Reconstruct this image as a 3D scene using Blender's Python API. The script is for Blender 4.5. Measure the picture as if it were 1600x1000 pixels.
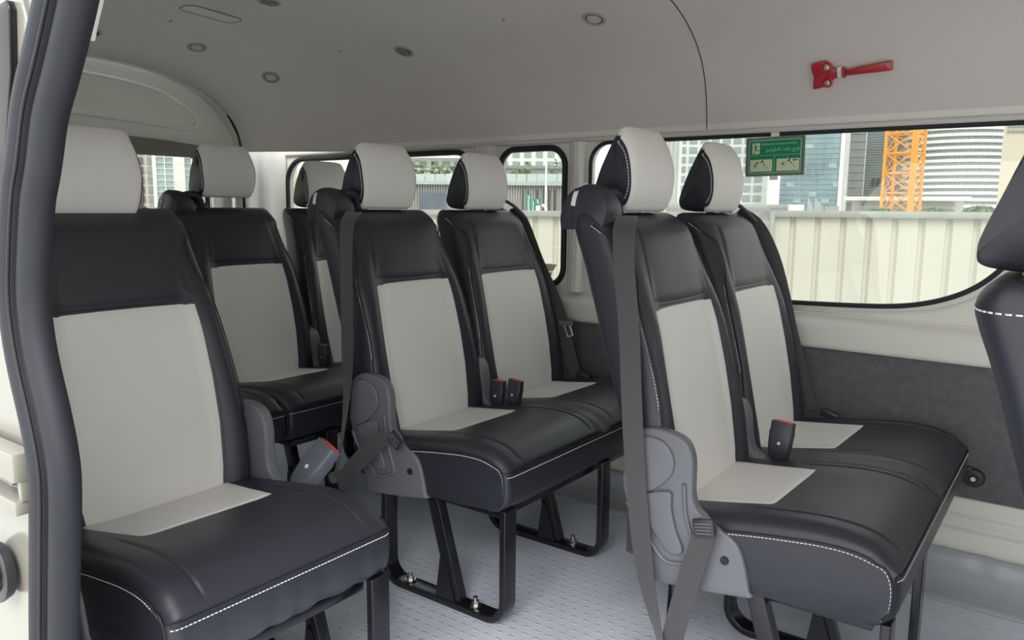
import bpy, bmesh, math, random
from math import sin, cos, pi, radians, exp
from mathutils import Vector, Matrix
random.seed(7)
S = bpy.context.scene
C = S.collection
for o in list(bpy.data.objects): bpy.data.objects.remove(o)

# ------------------------------------------------------------------ camera, sky, exposure
CAM = Vector((0, 0, 1.0))
YAW, PITCH, ROLL, FOC = radians(36.394), radians(-8.2015), radians(0.51), 1214.0
_f = Vector((-sin(YAW)*cos(PITCH), cos(YAW)*cos(PITCH), sin(PITCH)))
_r = Vector((cos(YAW), sin(YAW), 0)); _u = _r.cross(_f)
_R = cos(ROLL)*_r + sin(ROLL)*_u; _U = -sin(ROLL)*_r + cos(ROLL)*_u
cd = bpy.data.cameras.new('camera'); cam = bpy.data.objects.new('camera', cd); C.objects.link(cam)
cam.matrix_world = Matrix.Translation(CAM) @ Matrix((_R, _U, -_f)).transposed().to_4x4()
cd.sensor_width = 36; cd.lens = FOC/1600*36; cd.clip_start = .02; cd.clip_end = 1000
S.camera = cam
S.view_settings.view_transform = 'Standard'; S.view_settings.look = 'None'
S.view_settings.gamma = 1; S.view_settings.use_curve_mapping = False
S.view_settings.exposure = 1.0
W = bpy.data.worlds.new('overcast_sky'); S.world = W; W.use_nodes = True
nt = W.node_tree; nt.nodes.clear()
out = nt.nodes.new('ShaderNodeOutputWorld'); bg = nt.nodes.new('ShaderNodeBackground')
tc = nt.nodes.new('ShaderNodeTexCoord'); sp = nt.nodes.new('ShaderNodeSeparateXYZ'); cr = nt.nodes.new('ShaderNodeValToRGB')
nt.links.new(tc.outputs['Generated'], sp.inputs[0]); nt.links.new(sp.outputs['Z'], cr.inputs[0])
cr.color_ramp.elements[0].color = (.98, 1.0, .97, 1); cr.color_ramp.elements[1].color = (.86, .95, 1.0, 1)
cr.color_ramp.elements[0].position = 0.05; cr.color_ramp.elements[1].position = .8
nt.links.new(cr.outputs[0], bg.inputs[0]); nt.links.new(bg.outputs[0], out.inputs[0])
bg.inputs[1].default_value = 1.35
sd = bpy.data.lights.new('veiled_sun', 'SUN'); sun = bpy.data.objects.new('veiled_sun', sd); C.objects.link(sun)
sd.energy = 1.9; sd.angle = radians(40); sd.color = (1, .97, .93)
sun.rotation_euler = (radians(44), 0, radians(28))     # hazy light from behind the camera, high up

# ------------------------------------------------------------------ materials
def mat(name, col, rough=.5, metal=0, bump=None, spec=.5, noise=None, coat=0, sheen=0):
    m = bpy.data.materials.new(name); m.use_nodes = True; n = m.node_tree; b = n.nodes['Principled BSDF']
    b.inputs['Base Color'].default_value = (*col, 1); b.inputs['Roughness'].default_value = rough
    b.inputs['Metallic'].default_value = metal; b.inputs['Specular IOR Level'].default_value = spec
    b.inputs['Coat Weight'].default_value = coat; b.inputs['Coat Roughness'].default_value = .08
    b.inputs['Sheen Weight'].default_value = sheen
    t = n.nodes.new('ShaderNodeTexCoord')
    if noise:
        sc, amt = noise
        nz = n.nodes.new('ShaderNodeTexNoise'); nz.inputs['Scale'].default_value = sc; nz.inputs['Detail'].default_value = 6
        n.links.new(t.outputs['Object'], nz.inputs[0])
        r = n.nodes.new('ShaderNodeValToRGB'); n.links.new(nz.outputs[0], r.inputs[0])
        r.color_ramp.elements[0].position = .3; r.color_ramp.elements[1].position = .7
        r.color_ramp.elements[0].color = (*[c*(1-amt) for c in col], 1); r.color_ramp.elements[1].color = (*[min(1, c*(1+amt)) for c in col], 1)
        n.links.new(r.outputs[0], b.inputs['Base Color'])
    if bump:
        sc, st, ds = bump
        nz = n.nodes.new('ShaderNodeTexNoise'); nz.inputs['Scale'].default_value = sc; nz.inputs['Detail'].default_value = 4
        n.links.new(t.outputs['Object'], nz.inputs[0])
        bp = n.nodes.new('ShaderNodeBump'); bp.inputs['Strength'].default_value = st; bp.inputs['Distance'].default_value = ds
        n.links.new(nz.outputs[0], bp.inputs['Height']); n.links.new(bp.outputs[0], b.inputs['Normal'])
    return m
def math_node(n, op, a, b=None):
    m = n.nodes.new('ShaderNodeMath'); m.operation = op
    for i, v in enumerate((a, b)):
        if v is None: continue
        if isinstance(v, (int, float)): m.inputs[i].default_value = v
        else: n.links.new(v, m.inputs[i])
    return m.outputs[0]
M = {}
M['black'] = mat('black_leather', (.023, .024, .033), .42, bump=(900, .25, .0006), spec=.5)
M['white'] = mat('pale_grey_leather', (.72, .69, .66), .5, bump=(900, .2, .0005), spec=.4)
M['white_hr'] = M['white']
M['thread'] = mat('white_thread', (.75, .75, .78), .7)
M['seam'] = mat('dark_seam', (.012, .012, .014), .6)
M['plastic'] = mat('grey_moulded_plastic', (.14, .142, .16), .42, bump=(1500, .3, .0004))
M['plastic_dark'] = mat('black_plastic', (.03, .031, .036), .38, bump=(1500, .3, .0003))
M['buckle'] = mat('buckle_plastic', (.035, .038, .05), .35)
M['buckle_light'] = mat('faded_buckle_plastic', (.12, .135, .165), .45)
M['red'] = mat('red_plastic', (.75, .06, .04), .35)
M['redgloss'] = mat('red_enamel', (.42, .012, .022), .25, coat=.4)
M['belt'] = mat('seat_belt_webbing', (.062, .055, .061), .55, bump=(2500, .6, .0006), sheen=.2)
M['frame'] = mat('black_painted_steel', (.010, .010, .014), .22, bump=(60, .15, .001))
M['steel'] = mat('steel', (.5, .49, .47), .3, 1)
M['chrome'] = mat('chrome', (.8, .8, .8), .12, 1)
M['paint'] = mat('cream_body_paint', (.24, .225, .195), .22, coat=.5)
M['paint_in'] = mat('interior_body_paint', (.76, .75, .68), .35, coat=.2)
M['door_paint'] = mat('glossy_grey_white_paint', (.80, .81, .74), .12, coat=.8)
M['headliner'] = mat('warm_grey_headliner', (.64, .59, .565), .85, bump=(500, .15, .0006), noise=(3, .02))
M['trim'] = mat('light_grey_trim', (.74, .72, .67), .5, bump=(900, .2, .0003))
M['vinyl_edge'] = mat('grey_vinyl_edge', (.40, .42, .46), .22, bump=(25, .5, .004))
M['trim_mid'] = mat('grey_bezel_plastic', (.36, .35, .34), .5)
M['trim_dark'] = mat('grey_trim_board', (.20, .19, .185), .6)
M['carpet'] = mat('dark_fibre_panel', (.145, .132, .145), .95, bump=(700, .8, .0015), noise=(40, .14))
M['rubber'] = mat('rubber_seal', (.012, .013, .020), .62, bump=(400, .2, .0004))
M['black_edge'] = mat('black_glass_edge', (.006, .006, .007), .25)
M['fence'] = mat('cream_sheet_metal', (.62, .60, .52), .5, noise=(1.5, .04))
M['galv'] = mat('grey_galvanised', (.36, .38, .35), .5, noise=(8, .1))
M['concrete'] = mat('concrete_ground', (.52, .51, .48), .9, noise=(.8, .12))
M['clad'] = mat('grey_cladding', (.42, .41, .39), .8)
M['clad_dark'] = mat('dark_slit', (.08, .085, .09), .6)
M['bluepanel'] = mat('blue_grey_panel', (.13, .15, .19), .5, noise=(.8, .2))
M['bwhite'] = mat('white_facade', (.82, .82, .78), .7)
M['bcream'] = mat('cream_facade', (.62, .57, .46), .7)
M['win'] = mat('pale_window_glass', (.34, .42, .40), .2)  # far window and tower tones lightened to stand in for haze
M['win_dark'] = mat('dark_window_glass', (.12, .14, .15), .2)
M['bluewin'] = mat('blue_curtain_glass', (.24, .35, .39), .2, noise=(.25, .35))
M['bluewin2'] = mat('pale_blue_curtain_glass', (.38, .50, .51), .3, noise=(.25, .15))
M['greyglass'] = mat('grey_curtain_glass', (.38, .42, .41), .3, noise=(.3, .2))
M['mullion'] = mat('mullion', (.42, .47, .47), .6)
M['greydark'] = mat('dark_grey_facade', (.28, .30, .30), .7)
M['orange'] = mat('orange_crane_paint', (.90, .38, .06), .5)
M['leaf'] = mat('tree_foliage', (.20, .25, .14), .8, noise=(2, .4))
M['bark'] = mat('bark', (.12, .09, .06), .9)
M['signgreen'] = mat('sign_green', (.0, .22, .095), .4)  # emergency sign colours raised, standing in for daylight through the sheet
M['signborder'] = mat('sign_border', (.15, .18, .13), .5)
M['signbeige'] = mat('sign_beige', (.70, .73, .52), .5)
M['signtext'] = mat('sign_pale_green', (.34, .72, .50), .5)
M['roadsign'] = mat('road_sign_green', (.0, .26, .15), .5)
M['signwhite'] = mat('sign_white', (.75, .75, .72), .5)
M['wicker'] = mat('wicker', (.20, .13, .09), .8)
M['lens'] = mat('lamp_lens', (.50, .48, .46), .35)
M['dot'] = mat('white_dot', (.85, .85, .9), .4)
# vinyl floor with oblong raised pips
m = mat('grey_vinyl_floor', (.62, .66, .75), .30, noise=(5, .08)); M['floor'] = m
n = m.node_tree; t = n.nodes.new('ShaderNodeTexCoord'); s = n.nodes.new('ShaderNodeSeparateXYZ'); n.links.new(t.outputs['Object'], s.inputs[0])
P = .036
x = math_node(n, 'DIVIDE', s.outputs['X'], P); y = math_node(n, 'DIVIDE', s.outputs['Y'], P*.8)
par = math_node(n, 'MODULO', math_node(n, 'FLOOR', math_node(n, 'ADD', y, 500)), 2.0)
fx = math_node(n, 'SUBTRACT', math_node(n, 'FRACT', math_node(n, 'ADD', x, math_node(n, 'MULTIPLY', par, .5))), .5)
fy = math_node(n, 'SUBTRACT', math_node(n, 'FRACT', y), .5)
ex = math_node(n, 'POWER', math_node(n, 'ABSOLUTE', math_node(n, 'DIVIDE', fx, .30)), 2.0)
ey = math_node(n, 'POWER', math_node(n, 'ABSOLUTE', math_node(n, 'DIVIDE', fy, .12)), 2.0)
pip = math_node(n, 'MAXIMUM', math_node(n, 'SUBTRACT', 1.0, math_node(n, 'ADD', ex, ey)), 0.0)
pip = math_node(n, 'POWER', pip, .5)
bp = n.nodes.new('ShaderNodeBump'); bp.inputs['Strength'].default_value = .8; bp.inputs['Distance'].default_value = .0028
n.links.new(pip, bp.inputs['Height']); n.links.new(bp.outputs[0], n.nodes['Principled BSDF'].inputs['Normal'])
# tinted glass
m = bpy.data.materials.new('tinted_window_glass'); m.use_nodes = True; n = m.node_tree; n.nodes.clear(); M['glass'] = m
o_ = n.nodes.new('ShaderNodeOutputMaterial'); tr = n.nodes.new('ShaderNodeBsdfTransparent'); gl = n.nodes.new('ShaderNodeBsdfGlossy'); mx = n.nodes.new('ShaderNodeMixShader')
tr.inputs[0].default_value = (.70, .705, .685, 1); gl.inputs['Roughness'].default_value = .02; gl.inputs['Color'].default_value = (.9, .9, .9, 1)
mx.inputs[0].default_value = .04
n.links.new(tr.outputs[0], mx.inputs[1]); n.links.new(gl.outputs[0], mx.inputs[2]); n.links.new(mx.outputs[0], o_.inputs[0])
# balustrade glass
M['balu'] = mat('balustrade_glass', (.50, .60, .56), .1)

# ------------------------------------------------------------------ helpers
def tag(o, label=None, cat=None, group=None, kind=None):
    if label: o['label'] = label
    if cat: o['category'] = cat
    if group: o['group'] = group
    if kind: o['kind'] = kind
    return o
def empty(name, loc, label=None, cat=None, group=None, rz=0):
    o = bpy.data.objects.new(name, None); C.objects.link(o); o.location = loc; o.rotation_euler = (0, 0, rz)
    o.empty_display_size = .1
    return tag(o, label, cat, group)
def link(name, me, m, parent=None, smooth=True, label=None):
    o = bpy.data.objects.new(name, me); C.objects.link(o)
    if m: me.materials.append(m)
    if smooth:
        for p in me.polygons: p.use_smooth = True
    if parent: o.parent = parent
    if label: o['label'] = label
    return o
def mesh(name, vs, fs, m, parent=None, smooth=True, label=None, fix=True):
    me = bpy.data.meshes.new(name); me.from_pydata([tuple(v) for v in vs], [], fs)
    if fix:
        b = bmesh.new(); b.from_mesh(me); bmesh.ops.remove_doubles(b, verts=b.verts, dist=1e-6)
        bmesh.ops.recalc_face_normals(b, faces=b.faces); b.to_mesh(me); b.free()
    return link(name, me, m, parent, smooth, label)
def sharp(o, ang=35):
    me = o.data; me.set_sharp_from_angle(angle=radians(ang)); return o
class MB:
    def __init__(s): s.v = []; s.f = []
    def add(s, vs, fs):
        k = len(s.v); s.v += [Vector(v) for v in vs]; s.f += [tuple(i+k for i in f) for f in fs]; return s
    def box(s, c, d, R=None, bev=0):
        hx, hy, hz = d[0]/2, d[1]/2, d[2]/2
        b = bmesh.new(); bmesh.ops.create_cube(b, size=1)
        for v in b.verts: v.co = Vector((v.co.x*d[0], v.co.y*d[1], v.co.z*d[2]))
        if bev: bmesh.ops.bevel(b, geom=b.edges[:], offset=bev, segments=2, profile=.5, affect='EDGES')
        vs = [v.co.copy() for v in b.verts]; b.verts.index_update(); fs = [[v.index for v in f.verts] for f in b.faces]; b.free()
        if R is not None: vs = [R @ v for v in vs]
        return s.add([v+Vector(c) for v in vs], fs)
    def tube(s, path, r, n=8, cap=True, closed=False):
        path = [Vector(p) for p in path]; N = len(path); rings = []
        up = None
        for i, p in enumerate(path):
            if closed: d = path[(i+1) % N]-path[i-1]
            else: d = path[min(i+1, N-1)]-path[max(i-1, 0)]
            d.normalize()
            if up is None:
                up = Vector((0, 0, 1)) if abs(d.z) < .9 else Vector((1, 0, 0))
            a = (up-d*up.dot(d)); a.normalize(); up = a; b = d.cross(a)
            rr = r(i/(N-1)) if callable(r) else r
            if isinstance(rr, tuple): ra, rb = rr
            else: ra = rb = rr
            rings.append([p+a*cos(2*pi*k/n)*ra+b*sin(2*pi*k/n)*rb for k in range(n)])
        vs = [v for R_ in rings for v in R_]; fs = []
        M_ = N if closed else N-1
        for i in range(M_):
            j = (i+1) % N
            for k in range(n): fs.append((i*n+k, i*n+(k+1) % n, j*n+(k+1) % n, j*n+k))
        if cap and not closed: fs += [tuple(range(n))[::-1], tuple((N-1)*n+k for k in range(n))]
        return s.add(vs, fs)
    def strap(s, path, wdir, w, th, closed=False):   # flat band, wdir = width direction(s)
        path = [Vector(p) for p in path]; N = len(path); vs = []; fs = []
        for i, p in enumerate(path):
            d = (path[(i+1) % N]-path[i-1]) if closed else path[min(i+1, N-1)]-path[max(i-1, 0)]
            d.normalize()
            a = Vector(wdir[i] if isinstance(wdir, list) else wdir); a = a-d*a.dot(d); a.normalize(); b = d.cross(a)
            ww = w[i] if isinstance(w, list) else w
            for sx, sy in ((-1, -1), (1, -1), (1, 1), (-1, 1)): vs.append(p+a*sx*ww/2+b*sy*th/2)
        for i in range(N if closed else N-1):
            j = (i+1) % N
            for k in range(4): fs.append((i*4+k, i*4+(k+1) % 4, j*4+(k+1) % 4, j*4+k))
        if not closed: fs += [(3, 2, 1, 0), tuple((N-1)*4+k for k in range(4))]
        return s.add(vs, fs)
    def cyl(s, c, ax, r, h, n=16, r2=None):
        ax = Vector(ax).normalized(); c = Vector(c); r2 = r if r2 is None else r2
        a = ax.orthogonal().normalized(); b = ax.cross(a)
        v0 = [c+(a*cos(2*pi*k/n)+b*sin(2*pi*k/n))*r-ax*h/2 for k in range(n)]
        v1 = [c+(a*cos(2*pi*k/n)+b*sin(2*pi*k/n))*r2+ax*h/2 for k in range(n)]
        return s.add(v0+v1, [tuple(range(n))[::-1], tuple(range(n, 2*n))]+[(k, (k+1) % n, n+(k+1) % n, n+k) for k in range(n)])
    def prism(s, pts, axis, a0, a1):      # pts in the two other axes (cyclic order kept), extruded along axis
        def P3(p, t): return {'x': (t, p[0], p[1]), 'y': (p[0], t, p[1]), 'z': (p[0], p[1], t)}[axis]
        n = len(pts)
        return s.add([P3(p, a0) for p in pts]+[P3(p, a1) for p in pts], [tuple(range(n)), tuple(range(n, 2*n))[::-1]]+[(k, (k+1) % n, n+(k+1) % n, n+k) for k in range(n)])
    def build(s, name, m, parent=None, smooth=False, label=None, bev=0, ang=35):
        o = mesh(name, s.v, s.f, m, parent, True, label)
        if bev:
            b = bmesh.new(); b.from_mesh(o.data)
            es = [e for e in b.edges if e.is_manifold and e.calc_face_angle(0) > radians(30)]
            bmesh.ops.bevel(b, geom=es, offset=bev, segments=3, profile=.5, affect='EDGES'); b.to_mesh(o.data); b.free()
            for p in o.data.polygons: p.use_smooth = True
        if not smooth: sharp(o, ang)
        return o
def rrect(x0, x1, z0, z1, r, n=6):
    rs = r if isinstance(r, (list, tuple)) else [r]*4   # bl, br, tr, tl
    pts = []
    for (cx, cz, a0, q) in ((x0, z0, pi, rs[0]), (x1, z0, 1.5*pi, rs[1]), (x1, z1, 0, rs[2]), (x0, z1, .5*pi, rs[3])):
        sx = 1 if cx == x0 else -1; sz = 1 if cz == z0 else -1
        for i in range(n+1):
            a = a0+pi/2*i/n; pts.append((cx+sx*q+cos(a)*q, cz+sz*q+sin(a)*q))
    return pts
def plate(name, outline, holes, axis, a0, a1, m, parent=None, bev=0, label=None):
    """flat panel with real openings: outline/holes in 2-D, thickness a0..a1 along axis"""
    cu = bpy.data.curves.new('tmp', 'CURVE'); cu.dimensions = '2D'; cu.fill_mode = 'BOTH'
    for loop in [outline]+holes:
        sp = cu.splines.new('POLY'); sp.points.add(len(loop)-1); sp.use_cyclic_u = True
        for i, p in enumerate(loop): sp.points[i].co = (p[0], p[1], 0, 1)
    cu.extrude = abs(a1-a0)/2; cu.bevel_depth = bev; cu.bevel_resolution = 2
    if bev: cu.extrude -= bev; cu.offset = -bev
    ob = bpy.data.objects.new('tmp', cu); C.objects.link(ob)
    dg = bpy.context.evaluated_depsgraph_get(); me = bpy.data.meshes.new_from_object(ob.evaluated_get(dg))
    bpy.data.objects.remove(ob); bpy.data.curves.remove(cu)
    mid = (a0+a1)/2
    for v in me.vertices:
        p, q, t = v.co
        v.co = {'x': (mid+t, p, q), 'y': (p, mid+t, q), 'z': (p, q, mid+t)}[axis]
    me.name = name; me.materials.clear()
    o = link(name, me, m, parent, True, label)
    b = bmesh.new(); b.from_mesh(me); bmesh.ops.remove_doubles(b, verts=b.verts, dist=1e-5); bmesh.ops.recalc_face_normals(b, faces=b.faces); b.to_mesh(me); b.free()
    sharp(o, 30); return o
def cr_spline(pts, n=8, closed=False):
    pts = [Vector(p) for p in pts]; N = len(pts); out = []
    rng = range(N) if closed else range(N-1)
    for i in rng:
        p1, p2 = pts[i], pts[(i+1) % N]
        p0 = pts[i-1] if (i or closed) else p1*2-p2
        p3 = pts[(i+2) % N] if (closed or i+2 < N) else p2*2-p1
        for k in range(n):
            t = k/n; out.append(.5*((2*p1)+(p2-p0)*t+(2*p0-5*p1+4*p2-p3)*t*t+(3*p1-p0-3*p2+p3)*t**3))
    if not closed: out.append(pts[-1])
    return out
def interp(x, tab, c):
    if x <= tab[0][0]: return tab[0][c]
    for a, b in zip(tab, tab[1:]):
        if x <= b[0]:
            t = (x-a[0])/(b[0]-a[0]); return a[c]+(b[c]-a[c])*t
    return tab[-1][c]
def sm(t): t = max(0, min(1, t)); return t*t*(3-2*t)
def stitches(path, r=.0011, dash=.0052, gap=.0022):
    """row of separate thread stitches along a polyline"""
    path = [Vector(p) for p in path]; mb = MB(); L = [0]
    for a, b in zip(path, path[1:]): L.append(L[-1]+(b-a).length)
    def at(s):
        for i in range(len(path)-1):
            if s <= L[i+1]: return path[i].lerp(path[i+1], (s-L[i])/max(1e-9, L[i+1]-L[i]))
        return path[-1]
    s = 0
    while s+dash < L[-1]:
        mb.tube([at(s), at(s+dash)], r, 4); s += dash+gap
    return mb

# ------------------------------------------------------------------ SETTING: van shell
FZ = -.035          # floor level
YF = 2.50           # far side wall
YN = .44            # near side (doorway plane)
XR = -3.30          # rear door plane
def struct(o, label=None): o['kind'] = 'structure'; return o
fl = MB().box(((XR+1.5)/2, (YN+2.47)/2, FZ-.02), (1.5-XR, 2.47-YN, .04)).build('floor', M['floor']); struct(fl)
# raised wavy edge of the vinyl along the far sill
def gridmesh(name, fn, us, vs, m, parent=None, th=0, smooth=True, label=None):
    V = [fn(u, v) for u in us for v in vs]; n = len(vs)
    F = [(i*n+j, i*n+j+1, (i+1)*n+j+1, (i+1)*n+j) for i in range(len(us)-1) for j in range(n-1)]
    if th:
        o = mesh(name, V, F, m, parent, smooth, label)
        md = o.modifiers.new('s', 'SOLIDIFY'); md.thickness = th; md.offset = -1; return o
    return mesh(name, V, F, m, parent, smooth, label)
def lin(a, b, n): return [a+(b-a)*i/(n-1) for i in range(n)]
edge_prof = [(2.26, 0.0), (2.33, .001), (2.375, .008), (2.40, .022), (2.415, .045), (2.425, .078), (2.432, .084)]
def edge_fn(u, v):
    y, z = interp(v, [(i, *p) for i, p in enumerate(edge_prof)], 1), interp(v, [(i, *p) for i, p in enumerate(edge_prof)], 2)
    w = .0015*sin(u*31)+.001*sin(u*77+1)+.0015*sin(u*13)
    return (u, y+w*min(1, v/3), FZ+z+.001+w*.5*min(1, v/3))
e = gridmesh('trim_1', edge_fn, lin(XR+.02, 1.4, 260), lin(0, 6, 14), M['vinyl_edge'], None, .003); struct(e)
# far wall: body panel with window openings
W2 = rrect(-1.905, -1.60, .708, 1.226, [.07, .07, .07, .07], 8)
W1 = rrect(-3.24, -2.065, .708, 1.226, [.10, .07, .07, .12], 8)
_r3 = [(p[0], p[1]) for p in rrect(-1.49, 0, .716, 1.236, [.075, .01, .01, .075], 8)]
W3 = _r3[27:]+_r3[:9]        # rear upper corner, rear edge, rear lower corner; then the long front curve
W3 += [(p.x, p.y) for p in cr_spline([(-1.2, .713, 0), (-.95, .711, 0), (-.74, .712, 0), (-.55, .717, 0), (-.44, .724, 0), (-.36, .739, 0), (-.29, .764, 0), (-.235, .797, 0), (-.19, .84, 0), (-.155, .89, 0), (-.13, .95, 0), (-.11, 1.03, 0), (-.10, 1.12, 0), (-.095, 1.20, 0)], 4)]
W3 += [(-.10, 1.236), (-.5, 1.2375)]
wl = plate('wall_far', [(XR, .20), (1.5, .20), (1.5, 1.30), (XR, 1.30)], [W1, W2, W3], 'y', YF, YF+.03, M['trim']); struct(wl)
for i, loop in enumerate((W1, W2, W3)):
    wnd = empty('window_%d' % (i+1), (0, 0, 0)); struct(wnd)
    mb = MB(); mb.tube([(x, YF-.002, z) for x, z in loop], (.012 if i < 2 else .0075), 8, closed=True); mb.build('window_seal', M['rubber'], wnd, smooth=True)
    mb = MB(); pts = [(x, z) for x, z in loop]; cx = sum(p[0] for p in pts)/len(pts); cz = sum(p[1] for p in pts)/len(pts)
    mb.prism([(cx+(x-cx)*1.01, cz+(z-cz)*1.02) for x, z in pts], 'y', YF+.012, YF+.016)
    mb.build('window_pane', M['glass'], wnd)
# moulded trim under and between the windows
def wall_trim():
    prof = [(.690, 0), (.688, -.003), (.684, -.005), (.668, -.026), (.660, -.033), (.652, -.038), (.610, -.042), (.590, -.042), (.583, -.038), (.578, 0)]
    xs = lin(XR+.03, 1.4, 120)
    def fn(u, v):
        z, d = interp(v, [(i, *p) for i, p in enumerate(prof)], 1), interp(v, [(i, *p) for i, p in enumerate(prof)], 2)
        return (u, YF+d, z-.006*sm((u+.9)/.8))
    return gridmesh('trim_2', fn, xs, lin(0, 9, 28), M['trim'])
struct(wall_trim())
for k, (xa, xb) in enumerate([(-2.035, -1.93), (-1.583, -1.512)]):
    mb = MB(); w = (xb-xa)
    pr = [(xa, 0), (xa+.012, -.012), (xa+w*.35, -.016), (xa+w*.5, -.030), (xb-.012, -.030), (xb, -.012), (xb+.004, 0)]
    def fn(u, v, pr=pr): 
        return (interp(v, [(i, *p) for i, p in enumerate(pr)], 1), YF+interp(v, [(i, *p) for i, p in enumerate(pr)], 2)-.006*sm((.76-u)/.1), u)
    struct(gridmesh('trim_%d' % (3+k), fn, lin(.69, 1.243, 30), lin(0, 6, 25), M['trim']))
crease = cr_spline([(-1.3, YF-.002, .698), (-.9, YF-.002, .696), (-.7, YF-.002, .693), (-.55, YF-.002, .695), (-.42, YF-.002, .706), (-.33, YF-.002, .722), (-.25, YF-.002, .755), (-.18, YF-.002, .805), (-.12, YF-.002, .88)], 6)
struct(MB().tube(crease, .0035, 8).build('trim_10', M['trim'], smooth=True))
struct(MB().tube([(XR+.05, YF-.030, .5835), (1.4, YF-.030, .5835)], .004, 8).build('trim_11', M['trim'], smooth=True))
# lower dark fibre panel
struct(plate('wall_far_lower', [(XR+.02, .185), (1.4, .185), (1.4, .585), (XR+.02, .585)], [], 'y', YF-.022, YF-.002, M['carpet'], bev=.003))
# painted sill with two steps below it
prof = [(2.494, .195), (2.472, .192), (2.468, .150), (2.460, .140), (2.458, .112), (2.446, .104), (2.440, .06), (2.44, -.03)]
def sill_fn(u, v): return (u, interp(v, [(i, *p) for i, p in enumerate(prof)], 1), interp(v, [(i, *p) for i, p in enumerate(prof)], 2))
struct(gridmesh('trim_5', sill_fn, lin(XR+.02, 1.4, 6), lin(0, 7, 43), M['paint_in']))
# wheel box at the far side between the rear benches
# headliner: lofted vault narrowing to the rear door arch
CY = 1.475
MAIN = [(0, .69), (.225, .688), (.425, .67), (.575, .645), (.725, .61), (.825, .575), (.92, .52), (.985, .445), (1.018, .35), (1.028, .25)]
ARCH = [(0, .590), (.20, .589), (.34, .578), (.44, .560), (.53, .535), (.61, .503), (.68, .460), (.735, .40), (.775, .33), (.79, .25)]
def ceil_pt(X, s, side=1):
    i = s*9; t = sm((-X-2.55)/.72); t = t**1.5
    tabA = [(k, *p) for k, p in enumerate(MAIN)]; tabB = [(k, *p) for k, p in enumerate(ARCH)]
    a = (interp(i, tabA, 1), interp(i, tabA, 2)); b = (interp(i, tabB, 1), interp(i, tabB, 2))
    # smooth the polyline
    return Vector((X, CY+side*(a[0]+(b[0]-a[0])*t), 1+a[1]+(b[1]-a[1])*t))
def ceil_at(X, Y):
    best = min((abs(ceil_pt(X, k/400).y-Y), k) for k in range(401))[1]/400
    return ceil_pt(X, best), best
ss = [i/60 for i in range(61)]
def ceil_fn(u, v):
    s = abs(v); p = ceil_pt(u, s, 1 if v >= 0 else -1)
    q = [ceil_pt(u, max(0, min(1, s+d)), 1 if v >= 0 else -1) for d in (-.05, -.025, .025, .05)]
    if .05 < s < .95: p = (p*2+q[0]+q[1]*2+q[2]*2+q[3])/8
    return p
ce = gridmesh('ceiling', ceil_fn, lin(1.5, -2.5, 30)+lin(-2.55, -3.28, 40), [-v for v in ss[::-1]]+ss[1:], M['headliner'], None, .012)
struct(ce); ce.modifiers['s'].offset = 1
# seam across the headliner
mb = MB(); mb.tube([ceil_fn(-1.05, v/100)-Vector((0, .0006, .0006)) for v in range(-100, 101)], .0016, 6); struct(mb.build('trim_6', M['seam'], smooth=True))
# rolled lower edge of the headliner above the far windows
mb = MB(); mb.tube([(x, YF-.004, 1.250) for x in lin(XR+.05, 1.4, 12)], .009, 10); struct(mb.build('trim_7', M['headliner'], smooth=True))
# rear bulkhead between headliner arch and side wall, rear pillar
arch = [(ceil_pt(-3.28, s/40).y, ceil_pt(-3.28, s/40).z) for s in range(41)]
archL = [(2*CY-y, z) for y, z in arch]
opening = [(archL[-1][0], .30)]+archL[::-1]+arch[1:]+[(arch[-1][0], .30)]
struct(plate('wall_rear', [(.40, -.06), (2.56, -.06), (2.56, 1.72), (.40, 1.72)], [opening], 'x', XR-.03, XR+.02, M['trim']))
struct(plate('wall_front_added', [(.40, -.06), (2.56, -.06), (2.56, 1.72), (.40, 1.72)], [rrect(.62, 2.33, .85, 1.40, .12, 6)], 'x', 1.48, 1.52, M['trim']))  # unseen front end, added to cut the light reaching the right side
# rear pillar moulding
def fn(u, v):
    a = v*pi/2
    return (XR+.03+.16*(1-sin(a)) - .0, 2.27+.225*(1-cos(a)) + .0, u)
struct(gridmesh('trim_8', lambda u, v: (XR+.02+.035*v+.006*sin(v*14), 2.262+.232*v+.004*sin(v*23), u), lin(.50, 1.262, 12), lin(0, 1, 24), M['trim']))
mb = MB(); mb.tube([(XR+.03, y, z) for y, z in arch[30:]+[opening[-1]]], .0075, 8, cap=True); struct(mb.build('trim_9', M['black_edge'], smooth=True))
# rear door (tailgate): glossy painted panel with pressed field, grey trim, window
door = empty('door_1', (XR-.05, CY, 0)); struct(door)
WR = rrect(.86, 2.12, .78, 1.228, [.12, .12, .10, .10], 8)
def sh(pts): return [(y-CY, z) for y, z in pts]
dp = plate('door_panel', [(-.86, .1), (.86, .1), (.86, 1.66), (-.86, 1.66)], [sh(WR)], 'x', -.03, 0, M['door_paint'], door)
fld = [(-.70, 1.36)]+[(-.70+1.40*k/20, 1.36) for k in range(1, 20)]
fp = [(-.66, 1.375), (-.3, 1.375), (.0, 1.37), (.3, 1.358), (.50, 1.346), (.575, 1.346), (.605, 1.365), (.60, 1.395), (.57, 1.425), (.48, 1.475), (.38, 1.505), (.2, 1.525), (0, 1.53), (-.3, 1.527), (-.5, 1.50), (-.62, 1.44)]
fp = cr_spline([(a, b, 0) for a, b in fp], 5, True)
mb = MB(); mb.tube([(.003, p.x, p.y) for p in fp], .009, 8, closed=True); mb.build('pressed_bead', M['door_paint'], door, smooth=True)
mb = MB(); mb.prism([(p.x*.985, 1.44+(p.y-1.44)*.95) for p in fp], 'x', 0, .006); mb.build('pressed_field', M['door_paint'], door, bev=.002)
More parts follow.
